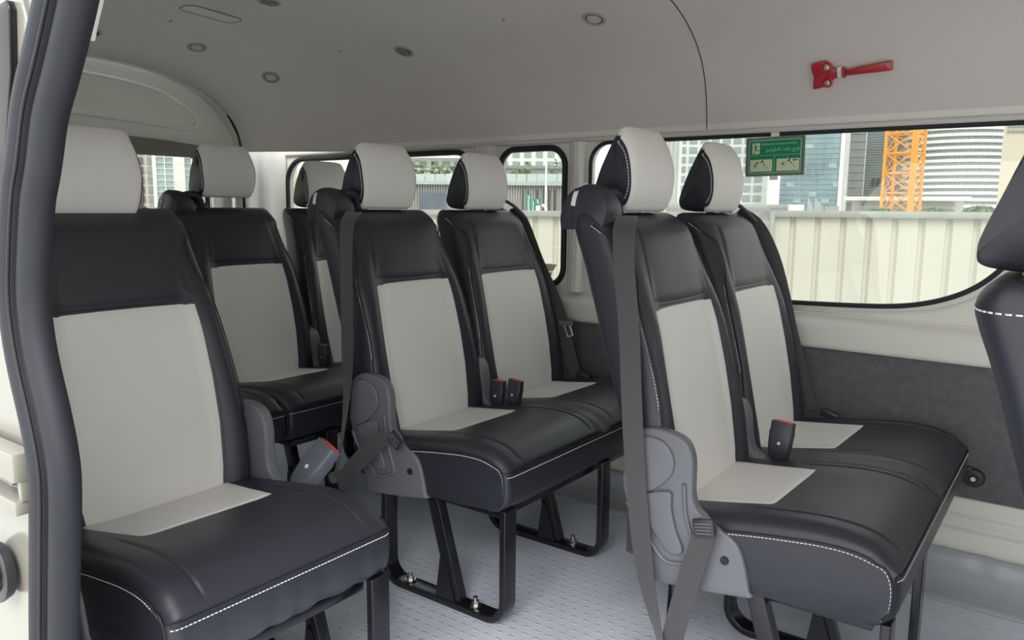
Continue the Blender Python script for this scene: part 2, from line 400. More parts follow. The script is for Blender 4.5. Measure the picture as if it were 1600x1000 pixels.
plate('door_trim_board', [(-.80, 1.215), (.74, 1.215), (.76, 1.235), (.70, 1.262), (.45, 1.283), (0, 1.30), (-.5, 1.302), (-.80, 1.30)], [], 'x', 0, .035, M['trim_dark'], door, bev=.004)
plate('door_lower_board', [(-.80, .15), (.80, .15), (.80, .76), (-.80, .76)], [], 'x', 0, .02, M['trim_dark'], door, bev=.003)
mb = MB(); mb.tube([(.004, y, z) for y, z in sh(WR)], .011, 8, closed=True); mb.build('window_seal', M['rubber'], door, smooth=True)
mb = MB(); mb.prism(sh(WR), 'x', -.02, -.016); mb.build('window_pane', M['glass'], door)
# near side: body panel behind the sliding-door opening, and outer body skin
DO = [(-.927, 1.221), (-.949, 1.19), (-.973, 1.158), (-1.009, 1.111), (-1.037, 1.052), (-1.058, 1.014), (-1.077, .959), (-1.093, .893), (-1.093, .843), (-1.083, .794), (-1.061, .73), (-1.048, .681), (-1.047, .638), (-1.061, .556), (-1.087, .411), (-1.10, .30), (-1.11, .12), (-1.10, .02), (-1.06, -.03)]
DOs = cr_spline([(a, 0, b) for a, b in DO], 6)
DOTOP = cr_spline([(-.70, 0, 1.47), (-.79, 0, 1.40), (-.87, 0, 1.305), (-.927, 0, 1.221)], 5)[:-1]
doorway = [(1.25, -.03), (1.25, 1.47)]+[(p.x, p.z) for p in DOTOP]+[(p.x, p.z) for p in DOs]
WN = rrect(-2.9, -1.5, .72, 1.24, .09, 8)  # unseen near-side window, added to let light onto the rear row
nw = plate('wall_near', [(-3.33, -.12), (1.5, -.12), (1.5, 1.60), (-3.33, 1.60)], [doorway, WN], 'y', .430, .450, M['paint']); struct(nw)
w4 = empty('window_4', (0, 0, 0)); struct(w4)
mb = MB(); mb.tube([(x, .43, z) for x, z in WN], .012, 8, closed=True); mb.build('window_seal', M['rubber'], w4, smooth=True)
mb = MB(); mb.prism(WN, 'y', .413, .417); mb.build('window_pane', M['glass'], w4)
# door seal: wide flap plus round bulb
sealp = [(p.x, p.z) for p in DOTOP]+[(p.x, p.z) for p in DOs]
def off(pts, d):
    o_ = []
    for i, p in enumerate(pts):
        a = pts[max(i-1, 0)]; b = pts[min(i+1, len(pts)-1)]; t = Vector((b[0]-a[0], b[1]-a[1])).normalized(); o_.append((p[0]-t.y*d, p[1]+t.x*d))
    return o_
seal = empty('door_seal', (0, 0, 0), 'dark rubber weather seal curving down the sliding door opening', 'seal')
a_ = off(sealp, -.019); b_ = off(sealp, .020)
MB().tube([(x, .425, z) for x, z in a_], lambda t: (.0215, .0215), 14).build('outer_lip', M['rubber'], seal, smooth=True)
MB().tube([(x, .430, z) for x, z in b_], lambda t: (.0195, .0195), 14).build('inner_bulb', M['rubber'], seal, smooth=True)
MB().tube([(x, .4065, z) for x, z in off(sealp, .004)], .0022, 6).build('groove', M['seam'], seal, smooth=True)
MB().tube([(-.835, .456, 1.34), (-.895, .456, 1.26), (-.918, .456, 1.225), (-.934, .456, 1.202), (-.942, .456, 1.188)], lambda t: (.007, .007), 10).build('door_header_trim', M['trim']).__setitem__('kind', 'structure')
# slide rail and latch on the body side
rail = empty('sliding_door_rail', (-1.203, .422, .636), 'cream painted sliding door rail on the body side left of the seal', 'rail')
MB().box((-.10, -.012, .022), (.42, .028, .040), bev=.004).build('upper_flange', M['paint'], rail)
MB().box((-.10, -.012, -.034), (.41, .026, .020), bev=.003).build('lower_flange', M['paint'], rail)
MB().box((-.10, .004, -.012), (.42, .006, .040)).build('channel', M['galv'], rail)
MB().box((.103, -.010, .0), (.010, .016, .050), bev=.002).build('end_plate', M['paint'], rail)
MB().cyl((.045, -.002, -.008), (0, 1, 0), .011, .01, 14).build('roller_hole_ring', M['steel'], rail)
lat = empty('door_catch', (-1.225, .424, .474), 'round black door catch plate on the cream body side at the lower left', 'catch')
MB().cyl((0, -.008, 0), (0, 1, 0), .046, .016, 28, r2=.040).build('base_plate', M['plastic_dark'], lat, bev=.002)
MB().tube([(cos(a)*.026, -.018, sin(a)*.026) for a in lin(0, 2*pi*.96, 24)], .004, 8).build('ring', M['plastic_dark'], lat, smooth=True)
MB().box((0, -.02, 0), (.05, .012, .014), bev=.003).build('cross_bar', M['plastic_dark'], lat)
cl = empty('door_window_edge', (-1.12, .425, 1.158), 'black edge of the side window glass at the top left corner', 'window trim')
MB().prism([(-.30, .03), (-.045, .072), (.055, .083), (.062, .072), (.052, .0), (.02, -.09), (-.01, -.17), (-.3, -.17)], 'y', -.004, .006).build('glass_band', M['black_edge'], cl, bev=.002)
MB().tube([(.06, .002, .092), (.085, .002, .083), (.097, .002, .05), (.106, .002, .02), (.118, .002, -.0), (.15, .002, -.003)], .0025, 8).build('body_crease', M['paint'], cl, smooth=True)

# ------------------------------------------------------------------ seats
def wtab(z): return interp(z, [(.33, .205), (.40, .228), (.50, .237), (.60, .232), (.70, .222), (.79, .211), (.88, .200), (.95, .193), (1.0, .188)], 1)
XF = [(.30, .005), (.33, .002), (.40, -.002), (.50, -.020), (.60, -.042), (.70, -.066), (.79, -.090), (.86, -.106), (.92, -.124), (.96, -.143), (.98, -.160), (1.0, -.19)]
XB = [(.30, -.075), (.40, -.090), (.50, -.118), (.60, -.152), (.70, -.188), (.79, -.215), (.88, -.243), (.95, -.270), (1.0, -.276)]
def smoothtab(z, tab, c=1, h=.02): return (interp(z-h, tab, c)+2*interp(z, tab, c)+interp(z+h, tab, c))/4
ZT = .992
def bolster(y, z, w):
    a = abs(y)/w
    k = .030*sm((a-.58)/.28)*(sm((.93-z)/.2))
    return k - .004*(1-a)*0
def back_section(z):
    w = wtab(z); xf = smoothtab(z, XF); xb = smoothtab(z, XB); xc = (xf+xb)/2; d = (xf-xb)/2
    e = max(0, (z-.945)/(ZT-.945)); k = math.sqrt(max(0, 1-e**2.4)) if e < 1 else 0
    kd = .12+.88*k; kw = .955+.045*k
    return w*kw, xc, d*kd
def back_front(y, z, off=0):
    w, xc, d = back_section(z); a = min(.999, abs(y)/w)
    return Vector((xc+d*(1-a**3.6)**(1/3.6)+bolster(y, z, w)*(1 if a < .93 else (1-a)/.07)+off, y, z))
def make_back(parent, y0, black_only=False, rearstitch=False, wide=False):
    zs = lin(.31, .90, 26)+lin(.912, ZT, 22); N = 56; vs = []; fs = []
    for z in zs:
        w, xc, d = back_section(z)
        for k in range(N):
            t = 2*pi*k/N; c, s = cos(t), sin(t); y = (w+max(0, .228-wtab(z)) if (wide and c < 0) else w)*(abs(c)**(2/4.2))*(1 if c > 0 else -1); sx = (abs(s)**(2/3.6))*(1 if s > 0 else -1)
            X = xc+d*sx+(bolster(y, z, w)*min(1, abs(s)*2) if s > 0 else 0)
            vs.append((X, y, z))
    n = len(zs)
    for i in range(n-1):
        for k in range(N): fs.append((i*N+k, i*N+(k+1) % N, (i+1)*N+(k+1) % N, (i+1)*N+k))
    fs += [tuple(range(N)), tuple((n-1)*N+k for k in range(N))]
    b = mesh('backrest', vs, fs, M['black'], parent); b.location = (0, y0, 0); sharp(b, 60)
    # centre panels, slightly padded, edges tucked in
    def hw(z): return interp(z, [(.36, .150), (.42, .158), (.52, .166), (.62, .167), (.72, .163), (.80, .156), (.90, .143), (.97, .133)], 1)
    def patch(name, za, zb, m, offv=.0045):
        us = lin(za, zb, max(6, int((zb-za)/.012))); vv = lin(-1, 1, 30)
        def fn(z, v):
            e = min((z-za), (zb-z), (1-abs(v))*hw(z)); k = min(1, max(0, e)/.007)
            return back_front(v*hw(z), z, -.002+(offv+.002)*math.sqrt(1-(1-k)**2))
        o = gridmesh(name, fn, us, vv, m, b)
        return o
    def seamline(pts, name='panel_seam'): MB().tube(pts, .0010, 6).build(name, M['seam'], b, smooth=True)
    seamline([back_front(v*hw(.79), .79, .0006) for v in lin(-1, 1, 30)])
    for sg in (-1, 1): seamline([back_front(sg*(hw(z)+.0005), z, .0001) for z in lin(.365, .966, 60)])
    patch('white_panel', .362, .7885, M['black'] if black_only else M['white'])
    if not black_only: b.children[0]['label'] = 'pale grey leather centre panel'
    patch('upper_panel', .7915, .968, M['black'])
    # piping seam on bolster sides with white stitching on the side face
    mb = MB()
    sides = []
    for sg in (-1, 1):
        pth = []
        for z in lin(.52, .965, 40):
            w, xc, d = back_section(z); Xt = smoothtab(z, XF)+interp(z, [(.5, .004), (.60, .010), (.70, .006), (.85, -.002), (.92, -.012), (.965, -.05)], 1)
            W_ = w+max(0, .228-wtab(z)) if (wide and sg < 0) else w; best = None
            for q in range(0, 400):
                t_ = pi/2*q/399; c_, s_ = cos(t_), sin(t_); y_ = W_*abs(c_)**(2/4.2); X_ = xc+d*abs(s_)**(2/3.6)+bolster(w*abs(c_)**(2/4.2), z, w)*min(1, s_*2)
                best = (X_, y_)
                if X_ >= Xt or t_ > 1.1: break
            pth.append(Vector((best[0], sg*(best[1]+.0006), z)))
        sides.append(pth); MB().tube([p+Vector((.004, 0, 0)) for p in pth], .0016, 6).build('side_seam', M['seam'], b, smooth=True)

    st = MB()
    for pth in sides:
        k = stitches([p+Vector((-.003, 0, 0)) for p in pth]); st.add(k.v, k.f)
    st.build('white_stitching', M['thread'], b, smooth=True)['kind'] = 'stuff'
    if rearstitch:
        def rp(t, z):
            w, xc, d = back_section(z); c, q_ = cos(t), sin(t)
            return Vector((xc-d*1.012*abs(q_)**(2/3.6), w*1.006*(abs(c)**(2/4.2))*(1 if c > 0 else -1), z))
        q = [rp(t, .958) for t in lin(pi-.02, .02, 80)]
        k = stitches(q, .0012, .0065, .0035); k.build('rear_stitching', M['thread'], b, smooth=True)['kind'] = 'stuff'
    return b
# headrest --------------------------------------------------
HP = cr_spline([(-.272, 0, .016), (-.266, 0, .045), (-.250, 0, .095), (-.232, 0, .145), (-.219, 0, .176), (-.208, 0, .186), (-.195, 0, .180), (-.178, 0, .155), (-.167, 0, .120), (-.163, 0, .085), (-.169, 0, .045), (-.182, 0, .012), (-.192, 0, .002), (-.215, 0, -.002), (-.245, 0, .000), (-.266, 0, .005)], 4, True)
NHP = len(HP)
def hr_pt(i, y, off=0, h=.112):
    a = min(1, abs(y)/h); p = HP[i % NHP]
    q = HP[(i+1) % NHP]-HP[(i-1) % NHP]; nrm = Vector((-q.z, 0, q.x)).normalized()
    zc, xc = .085, -.205
    rt = 1-.03*a**3 - .09*max(0, (a-.72)/.28)**2.4        # top corners rounded down
    rb = .10*max(0, (a-.86)/.14)**2                      # bottom corners rounded up
    z = p.z
    z = z*rt+rb*(1-z/.18)*.12
    X = p.x-.010*a**4*(1 if p.x > -.2 else 0)*sm(p.z/.1)
    ins = .0025*max(0, (a-.88)/.12)**2
    X += (xc-X)*ins*6; z += (zc-z)*ins*6
    wy = y*(1-.07*(1-min(1, z/.09)) if z < .09 else 1)*(1-.05*max(0, (z-.10)/.08))
    return Vector((X, wy, z))+nrm*off
def make_headrest(parent, y0, dz=0, black_only=False, posts=True, tilt=0):
    ys = [-.112+.224*i/30 for i in range(31)]; vs = []; fs = []
    for y in ys:
        for i in range(NHP): vs.append(hr_pt(i, y))
    for j in range(30):
        for i in range(NHP): fs.append((j*NHP+i, j*NHP+(i+1) % NHP, (j+1)*NHP+(i+1) % NHP, (j+1)*NHP+i))
    cap = [len(vs), len(vs)+1]; 
    for j, e in ((0, -1), (30, 1)):
        vs.append(Vector((-.21, e*.114, .085)))
        for i in range(NHP): fs.append((cap[0 if e < 0 else 1], j*NHP+i, j*NHP+(i+1) % NHP))
    h = mesh('headrest', vs, fs, M['black'], parent); h.location = (0, y0, .996+dz); sharp(h, 50)
    # pale front cover wraps the front from the top ridge to the lower edge
    i0 = int(4.6*4); i1 = int(12.6*4)
    us = list(range(i0, i1+1)); vv = lin(-1.0, 1.0, 34)
    def fn(i, v):
        e = min((i-i0)*.006, (i1-i)*.006, (1-abs(v))*.112); k = min(1, max(0, e)/.006)
        return hr_pt(i, v*.1105, -.001+.0045*math.sqrt(1-(1-k)**2))
    def orient(s): return s
    # decide outward direction once
    a = hr_pt(44, 0, .01); 
    sgn = 1 if a.x > hr_pt(44, 0).x else -1
    def fn2(i, v):
        e = min((i-i0)*.006, (i1-i)*.006, (1-abs(v))*.112); k = min(1, max(0, e)/.006)
        return hr_pt(i, v*.1105, sgn*(-.001+.0045*math.sqrt(1-(1-k)**2)))
    o = gridmesh('front_cover', fn2, us, vv, M['black'] if black_only else M['white'], h)
    if not black_only: o['label'] = 'pale grey leather front cover'
    st = MB()
    for sg in (-1, 1):
        pth = [hr_pt(i, sg*.112)*1.0 for i in range(i0+2, i1)]
        c = Vector((-.21, sg*.1125, .085)); pth = [p.lerp(Vector((c.x, p.y, c.z)), .12)+Vector((0, sg*.0006, 0)) for p in pth]
        k = stitches(pth); st.add(k.v, k.f)
    st.build('white_stitching', M['thread'], h, smooth=True)['kind'] = 'stuff'
    if posts:
        for sy in (-.045, .045):
            p = MB().cyl((-.222, sy, -.03+.0), (0, 0, 1), .0055, .09, 12).build('steel_post', M['chrome'], h, smooth=False)
    return h
# cushion ---------------------------------------------------
TOP = [(-.10, .372), (0, .378), (.10, .392), (.20, .408), (.30, .420), (.36, .421), (.40, .412), (.425, .398), (.438, .382), (.444, .370)]
PROF = [(-.09, .262), (0, .252), (.15, .250), (.30, .255), (.385, .262), (.408, .268), (.420, .285), (.432, .325), (.441, .355), (.444, .370)]
def ztop(x, y, centers, x0s=.17):
    z = smoothtab(x, TOP, 1, .02)
    c = min(centers, key=lambda q: abs(q-y)); a = abs(y-c)
    z += .006*sm((a-.10)/.08)*(1-sm((x-.25)/.15)) - .010*sm((a-.185)/.05)*(len(centers) > 1 and abs(y-sum(centers)/len(centers)) < .12)
    for q in centers:
        for e in (-.17, .17):
            s = abs(y-(q+e-.02*sm((.40-x)/.3)*0)); z -= .0035*exp(-(s/.0035)**2)*sm((x-.12)/.08)*sm((.442-x)/.02)
    return z
def make_cushion(parent, ya, yb, centers, wrinkle=0):
    us = []        # profile parameter list of ('t',x) / ('f',k)
    prof = [('b', x) for x in lin(-.09, .38, 12)]+[('f', t) for t in lin(0, 1, 12)[1:]]+[('t', x) for x in [.4445, .442, .438, .432, .425, .415, .40, .385, .37, .35, .33]+lin(.31, -.09, 18)]
    FR = [(.385, .262), (.422, .266), (.441, .287), (.447, .315), (.446, .342), (.4435, .366)]
    ys = [ya, ya+.001, ya+.003, ya+.006, ya+.011, ya+.018, ya+.027, ya+.038, ya+.05]
    base = lin(ya+.065, yb-.065, int((yb-ya)/.014))
    for q in centers:
        for e in (-.17, .17): base += [q+e+d for d in (-.007, -.0045, -.002, 0, .002, .0045, .007)]
    ys = sorted(set([round(v, 5) for v in ys+[ya+yb-v for v in ys]+base]))
    ring = []; vs = []; fs = []
    for y in ys:
        e = min(y-ya, yb-y); k = 1-math.sqrt(max(0, 1-(1-min(1, e/.035))**2)); k3 = 1-math.sqrt(max(0, 1-(1-min(1, e/.020))**2))
        for kind, t in prof:
            if kind == 'b': p = (t, interp(t, PROF, 1)+.006*k3)
            elif kind == 'f':
                fx = interp(t*5, [(i, *p_) for i, p_ in enumerate(FR)], 1); fz = interp(t*5, [(i, *p_) for i, p_ in enumerate(FR)], 2)
                wv = wrinkle*(.5+.5*sin(y*95+1.3*sin(y*31)))*sm((.36-fz)/.08)*(.4+.6*abs(sin(y*17)))
                p = (fx-wv-.015*k3, fz+wv*.4)
            else:
                zt = ztop(t, y, centers); fz = .366
                zz = max(fz, zt)-.030*k*sm((zt-.36)/.03); p = (t-.015*k3*sm((t-.3)/.14), max(zz, .352))
            vs.append((p[0], y, p[1]))
    N = len(prof)
    for j in range(len(ys)-1):
        for i in range(N): fs.append((j*N+i, j*N+(i+1) % N, (j+1)*N+(i+1) % N, (j+1)*N+i))
    fs += [tuple(range(N)), tuple((len(ys)-1)*N+i for i in range(N))]
    cu = mesh('seat_cushion', vs, fs, M['black'], parent); sharp(cu, 55)
    for q in centers:
        def fn(u, v, q=q):
            hw = .168-.03*u; X = -.03+u*(.225-.022*abs(v)*0); Y = q+v*hw
            X += u*.006*v; e = min((1-abs(v))*hw, (1-u)*.22); k = min(1, max(0, e)/.006)
            return Vector((X, Y, ztop(X, Y, centers)-.001+.0032*math.sqrt(1-(1-k)**2)))
        o = gridmesh('white_seat_panel', fn, lin(0, 1, 26), lin(-1, 1, 26), M['white'], cu, label='pale grey leather panel at the back of the seat')
    # stitched seam around sides and front
    xs = lin(.06, .40, 24)
    def edge(sg):
        Y = ya-.0008 if sg < 0 else yb+.0008; p = []
        for x in xs: p.append(Vector((x, Y, smoothtab(x, TOP, 1, .02)-.030-.002)))
        return p
    def arc(sg):
        Y = ya if sg < 0 else yb; s = 1 if sg < 0 else -1
        return [Vector((.408, Y+s*-.0006, .366)), Vector((.4165, Y-s*.0005, .345)), Vector((.412, Y-s*.0006, .315)), Vector((.400, Y-s*.0006, .285)), Vector((.392, Y-s*.0006, .272))]
    st = MB(); sm_ = MB()
    for sg in (-1, 1):
        pth = edge(sg)+[Vector((.418, (ya-.0008) if sg < 0 else yb+.0008, .372)), Vector((.429, (ya-.0008) if sg < 0 else yb+.0008, .352)), Vector((.432, (ya-.0008) if sg < 0 else yb+.0008, .325)), Vector((.429, (ya-.0008) if sg < 0 else yb+.0008, .292)), Vector((.418, (ya-.0008) if sg < 0 else yb+.0008, .276))]
        pth = cr_spline(pth, 3)
        k = stitches(pth); st.add(k.v, k.f)
        sm_.tube([p+Vector((.0022, 0, .006 if p.x < .40 else .003)) for p in pth], .0024, 6)
    fp_ = [Vector((.4465-.015*(1-math.sqrt(max(0, 1-(1-min(1, min(y-ya, yb-y)/.020))**2))), y, .357-.004*sin((y-ya)/(yb-ya)*pi)*0)) for y in lin(ya+.004, yb-.004, 60)]
    k = stitches(fp_); st.add(k.v, k.f)
    sm_.tube([p+Vector((-.001, 0, .0085)) for p in fp_], .0026, 6)
    st.build('white_stitching', M['thread'], cu, smooth=True)['kind'] = 'stuff'; sm_.build('piping', M['seam'], cu, smooth=True)['kind'] = 'stuff'
    return cu
# leg frame -------------------------------------------------
def make_leg(parent, y):
    pts = []
    R_ = .055; zb = FZ+.009; xf, xr = .427, .016
    path = [Vector((xf, y, .27)), Vector((xf, y, .16))]
    for a in lin(0, 90, 9): path.append(Vector((xf-R_+R_*cos(radians(a)), y, zb+R_-R_*sin(radians(a)))))
    for a in lin(0, 90, 9): path.append(Vector((xr+R_-R_*sin(radians(a)), y, zb+R_-R_*cos(radians(a)))))
    path += [Vector((xr, y, .15)), Vector((xr+.004, y, .26))]
    lg = MB().strap(path, (0, 1, 0), .048, .018).build('leg_frame', M['frame'], parent, bev=.003)
    br = MB(); a = Vector((.185, y, .262)); b = Vector((.268, y, FZ+.016)); br.strap([a, b], (0, 1, 0), .030, .036); br.build('brace', M['frame'], lg, bev=.002)
    MB().prism([(.205, FZ+.018), (.27, FZ+.018), (.236, .09), (.222, .10)], 'y', y-.020, y-.016).build('gusset', M['frame'], lg)
    for X in (.095, .325):
        q = MB(); q.cyl((X, y, FZ+.021), (0, 0, 1), .016, .004, 18); q.cyl((X, y, FZ+.028), (0, 0, 1), .010, .011, 6); q.cyl((X, y, FZ+.038), (0, 0, 1), .006, .012, 12)
        q.build('bolt', M['steel'], lg)
    return lg
def buckle(mbparent, c, tilt, m, dirx=0.0, stalk=True, scale=1, roll=0):
    """buckle with red press button; c = base point"""
    R = Matrix.Rotation(roll, 3, 'X') @ Matrix.Rotation(tilt, 3, 'Y')
    w, d, h = .052*scale, .026*scale, .085*scale
    def T(v): return Vector(c)+R @ Vector(v)
    b = MB(); vs = []; 
    secs = [(0, .66, .8), (.012, .84, .95), (.03, .93, 1.0), (.062, 1.0, 1.0), (.064, .955, .93), (.085, .95, .9)]
    for (z, a, e) in secs:
        for p in rrect(-w/2*a, w/2*a, -d/2*e, d/2*e, .005*scale, 3): vs.append(T((p[0], p[1], z*scale)))
    n = 16; fs = [(i*n+k, i*n+(k+1) % n, (i+1)*n+(k+1) % n, (i+1)*n+k) for i in range(len(secs)-1) for k in range(n)]+[tuple(range(n)), tuple((len(secs)-1)*n+k for k in range(n))]
    b.add(vs, fs); o = b.build('belt_buckle', m, mbparent, ang=40)
    r = MB(); r.box(T((.002*scale, 0, .0855*scale)), (.036*scale, .012*scale, .004*scale), R, .001); r.build('press_button', M['red'], o, label='red press button')
    r = MB(); r.cyl(T((0, -d/2-.0008, .038*scale)), R @ Vector((0, 1, 0)), .0036*scale, .002, 12); r.build('white_dot', M['dot'], o)
    if stalk:
        MB().strap([T((0, 0, .006)), T((0, 0, -.04)), T((-.012, 0, -.10))], R @ Vector((1, 0, 0)), .026, .006).build('stalk', M['plastic_dark'], o)
    return o
def hinge_cover(parent, y, sg, detail=True):
    """moulded grey side cover of the recliner; sg=-1 near side"""
    out = [(-.093, .47), (-.090, .515), (-.070, .541), (-.035, .553), (.005, .551), (.040, .538), (.056, .505), (.058, .465), (.060, .425), (.073, .398), (.112, .376), (.150, .355), (.168, .325), (.183, .262), (.176, .246), (-.010, .222), (-.035, .236), (-.050, .285), (-.070, .335), (-.090, .385), (-.100, .43)]
    pts = [(p.x, p.y) for p in cr_spline([(a, b, 0) for a, b in out], 3, True)]
    y1 = y; y0 = y-sg*.028
    o = MB().prism(pts, 'y', min(y0, y1), max(y0, y1)).build('hinge_cover', M['plastic'], parent, bev=.006, label='grey moulded plastic recliner cover')
    if detail:
        def pad(name, loop, t, m=M['plastic'], bv=.0035):
            q = [(p.x, p.y) for p in cr_spline([(a, b, 0) for a, b in loop], 3, True)]
            return MB().prism(q, 'y', min(y, y+sg*t), max(y, y+sg*t)).build(name, m, o, bev=bv)
        pad('round_cap', [(-.086, .45), (-.078, .51), (-.045, .535), (-.005, .530), (.018, .500), (.015, .465), (-.01, .435), (-.045, .412), (-.075, .408)], .007)
        pad('recline_lever', [(-.060, .400), (.012, .430), (.018, .395), (.030, .350), (.046, .315), (.038, .300), (.012, .302), (-.008, .325), (-.035, .355)], .010, M['plastic'])
        rib = cr_spline([(-.085, 0, .385), (-.066, 0, .352), (-.035, 0, .318), (-.005, 0, .285), (.02, 0, .276), (.06, 0, .288), (.075, 0, .305), (.062, 0, .345), (.048, 0, .39), (.042, 0, .45)], 5)
        MB().tube([(p.x, y+sg*.002, p.z) for p in rib], .0045, 8).build('raised_rib', M['plastic'], o, smooth=True)
        MB().cyl((.133, y+sg*.001, .313), (0, 1, 0), .0085, .006, 18).build('screw_recess', M['seam'], o)
    return o
def inner_cover(parent, y, w=.05, light=False):
    """rounded grey cover filling the gap between two backs"""
    out = [(-.10, .36), (-.09, .45), (-.075, .51), (-.045, .535), (-.015, .525), (.004, .49), (.010, .44), (.022, .40), (.060, .372), (.058, .355), (-.10, .345)]
    pts = [(p.x, p.y) for p in cr_spline([(a, b, 0) for a, b in out], 3, True)]
    return MB().prism(pts, 'y', y-w/2, y+w/2).build('gap_cover', M['plastic'], parent, bev=.008)
def guide(parent, y, light=True):
    """leather covered belt guide on the top corner of the backrest"""
    mb = MB(); vs = []; fs = []
    prof = cr_spline([(-.284, 0, .955), (-.286, 0, .985), (-.279, 0, 1.015), (-.260, 0, 1.040), (-.232, 0, 1.052), (-.200, 0, 1.050), (-.180, 0, 1.038), (-.168, 0, 1.016), (-.168, 0, .985), (-.178, 0, .955)], 4)
    n = len(prof)
    ys = [-.032, -.031, -.028, -.022, -.012, 0, .014, .028, .040, .050, .058]
    ks = [.80, .88, .94, .98, 1.0, 1.0, .98, .93, .85, .72, .5]
    for yy, k in zip(ys, ks):
        for p in prof: vs.append((-.23+(p.x+.23)*(1-(1-k)*.45), y+yy, .955+(p.z-.955)*k))
    for j in range(len(ys)-1):
        for i in range(n): fs.append((j*n+i, j*n+(i+1) % n, (j+1)*n+(i+1) % n, (j+1)*n+i))
    fs += [tuple(range(n)), tuple((len(ys)-1)*n+i for i in range(n))]
    mb.add(vs, fs); o = mb.build('belt_guide', M['black'], parent, ang=50, label='black leather covered belt guide at the top corner')
    # arch over the belt slot
    pa = cr_spline([(-.225, y+.03, 1.030), (-.215, y+.065, 1.036), (-.215, y+.085, 1.022), (-.226, y+.098, .985)], 6)
    MB().tube(pa, lambda t: (.016, .026), 12).build('slot_arch', M['black'], o, smooth=True)
    MB().box((-.232, y+.075, .992), (.05, .10, .035), bev=.008).build('slot_insert', M['plastic_dark'], o)
    MB().tube([(p.x, y-.032, p.z) for p in [Vector((-.252, 0, z)) for z in lin(.957, 1.008, 8)]], .0012, 5).build('guide_seam', M['seam'], o, smooth=True)
    if light:
        q = [Vector((-.250, y-.0325, 1.006)), Vector((-.247, y-.032, 1.022)), Vector((-.243, y-.0295, 1.036)), Vector((-.238, y-.022, 1.047)), Vector((-.233, y-.008, 1.0535))]
        MB().strap(cr_spline(q, 5), [(1, 0, .3)]*21, .010, .0035).build('pale_strip', M['white'], o, label='pale grey strip')
    return o
def ribbon(parent, pts, wd, w, name='shoulder_belt', n=6):
    p = cr_spline(pts, n)
    if isinstance(wd, list):
        W_ = cr_spline(wd, n); wd = [tuple(v) for v in W_]
    if isinstance(w, list): w = [v.x for v in cr_spline([(a, 0, 0) for a in w], n)]
    return MB().strap(p, wd, w, .0016).build(name, M['belt'], parent, smooth=False, ang=60)
def bench(name, loc, label, group, legs=(-.208, .265), backs=(0, .47), hr_dz=0):
    t = empty(name, loc, label, 'bench seat', group)
    for i, y in enumerate(backs):
        make_back(t, y, wide=(y == 0 or i == 0)); make_headrest(t, y, hr_dz if y > -.1 else -.035)
    make_cushion(t, backs[0]-.235, backs[-1]+.235, list(backs))
    MB().box((.20, (backs[0]+backs[-1])/2, .245), (.40, backs[-1]-backs[0]+.40, .022), bev=.003).build('seat_base', M['frame'], t)
    for y in legs: make_leg(t, y)
    hinge_cover(t, backs[0]-.244, -1)
    for a, b in zip(backs, backs[1:]):
        inner_cover(t, (a+b)/2)
    guide(t, -.190)
    return t
def lap_cap(parent, c, R):
    o = MB().box(c, (.044, .010, .036), R, .003).build('belt_anchor_cap', M['plastic_dark'], parent)
    q = MB()
    for k in range(4): q.box(Vector(c)+R @ Vector((0, -.0055, -.010+.0065*k)), (.034, .002, .002), R)
    q.build('cap_ribs', M['plastic'], o)['kind'] = 'stuff'
    return o
RY = lambda a: Matrix.Rotation(radians(a), 3, 'Y')
ROW = .856
grp = 'two-seat leather benches'
# --- front bench (nearest the big window)
bc = bench('passenger_bench', (-1.51+ROW, 1.668, 0), 'two-seat leather bench on the right, before the green emergency sign', grp, legs=(-.208, .13))
ribbon(bc, [(-.190, -.160, .980), (-.160, -.175, .984), (-.128, -.205, .982), (-.112, -.246, .955), (-.100, -.262, .88), (-.084, -.263, .75), (-.074, -.263, .617), (-.062, -.263, .483), (-.040, -.263, .307), (-.018, -.263, .20), (.010, -.266, .115), (.022, -.268, .06)],
       [(.6, .8, 0), (.75, .6, 0), (.9, .4, 0), (1, .15, 0), (1, 0, 0), (1, 0, 0), (1, 0, 0), (1, 0, 0), (1, -.05, 0), (.9, -.3, 0), (.75, -.6, 0), (.7, -.7, 0)], [.040, .043, .046, .047, .047, .047, .047, .047, .046, .044, .040, .036])
ribbon(bc, [(.030, -.270, .055), (.044, -.272, .14), (.068, -.272, .25), (.086, -.270, .32), (.100, -.266, .375), (.104, -.262, .392)], [(1, -.1, 0)]*6, [.044, .047, .047, .046, .044, .042], 'lap_belt')
lap_cap(bc, (.100, -.276, .383), RY(-12))
buckle(bc, (.080, .235, .385), radians(4), M['buckle'], roll=radians(-6), scale=1.12)
# wedge of belt over the far shoulder
ribbon(bc, [(-.250, .64, .975), (-.215, .668, .985), (-.165, .69, .955), (-.12, .705, .87), (-.085, .708, .767), (-.045, .708, .62), (-.008, .708, .50), (.02, .708, .40)], [(.9, .4, 0)]*2+[(1, .2, 0)]*6, .046, 'far_shoulder_belt')
o = MB().box((.085, .70, .402), (.055, .03, .022), RY(15), .004).build('belt_anchor', M['plastic_dark'], bc)
ar = MB().tube(cr_spline([(-.245, .52, .985), (-.25, .56, 1.03), (-.24, .60, 1.04), (-.20, .65, 1.01), (-.16, .675, .965)], 6), lambda t: (.006, .010), 8).build('belt_loop', M['belt'], bc, smooth=True)
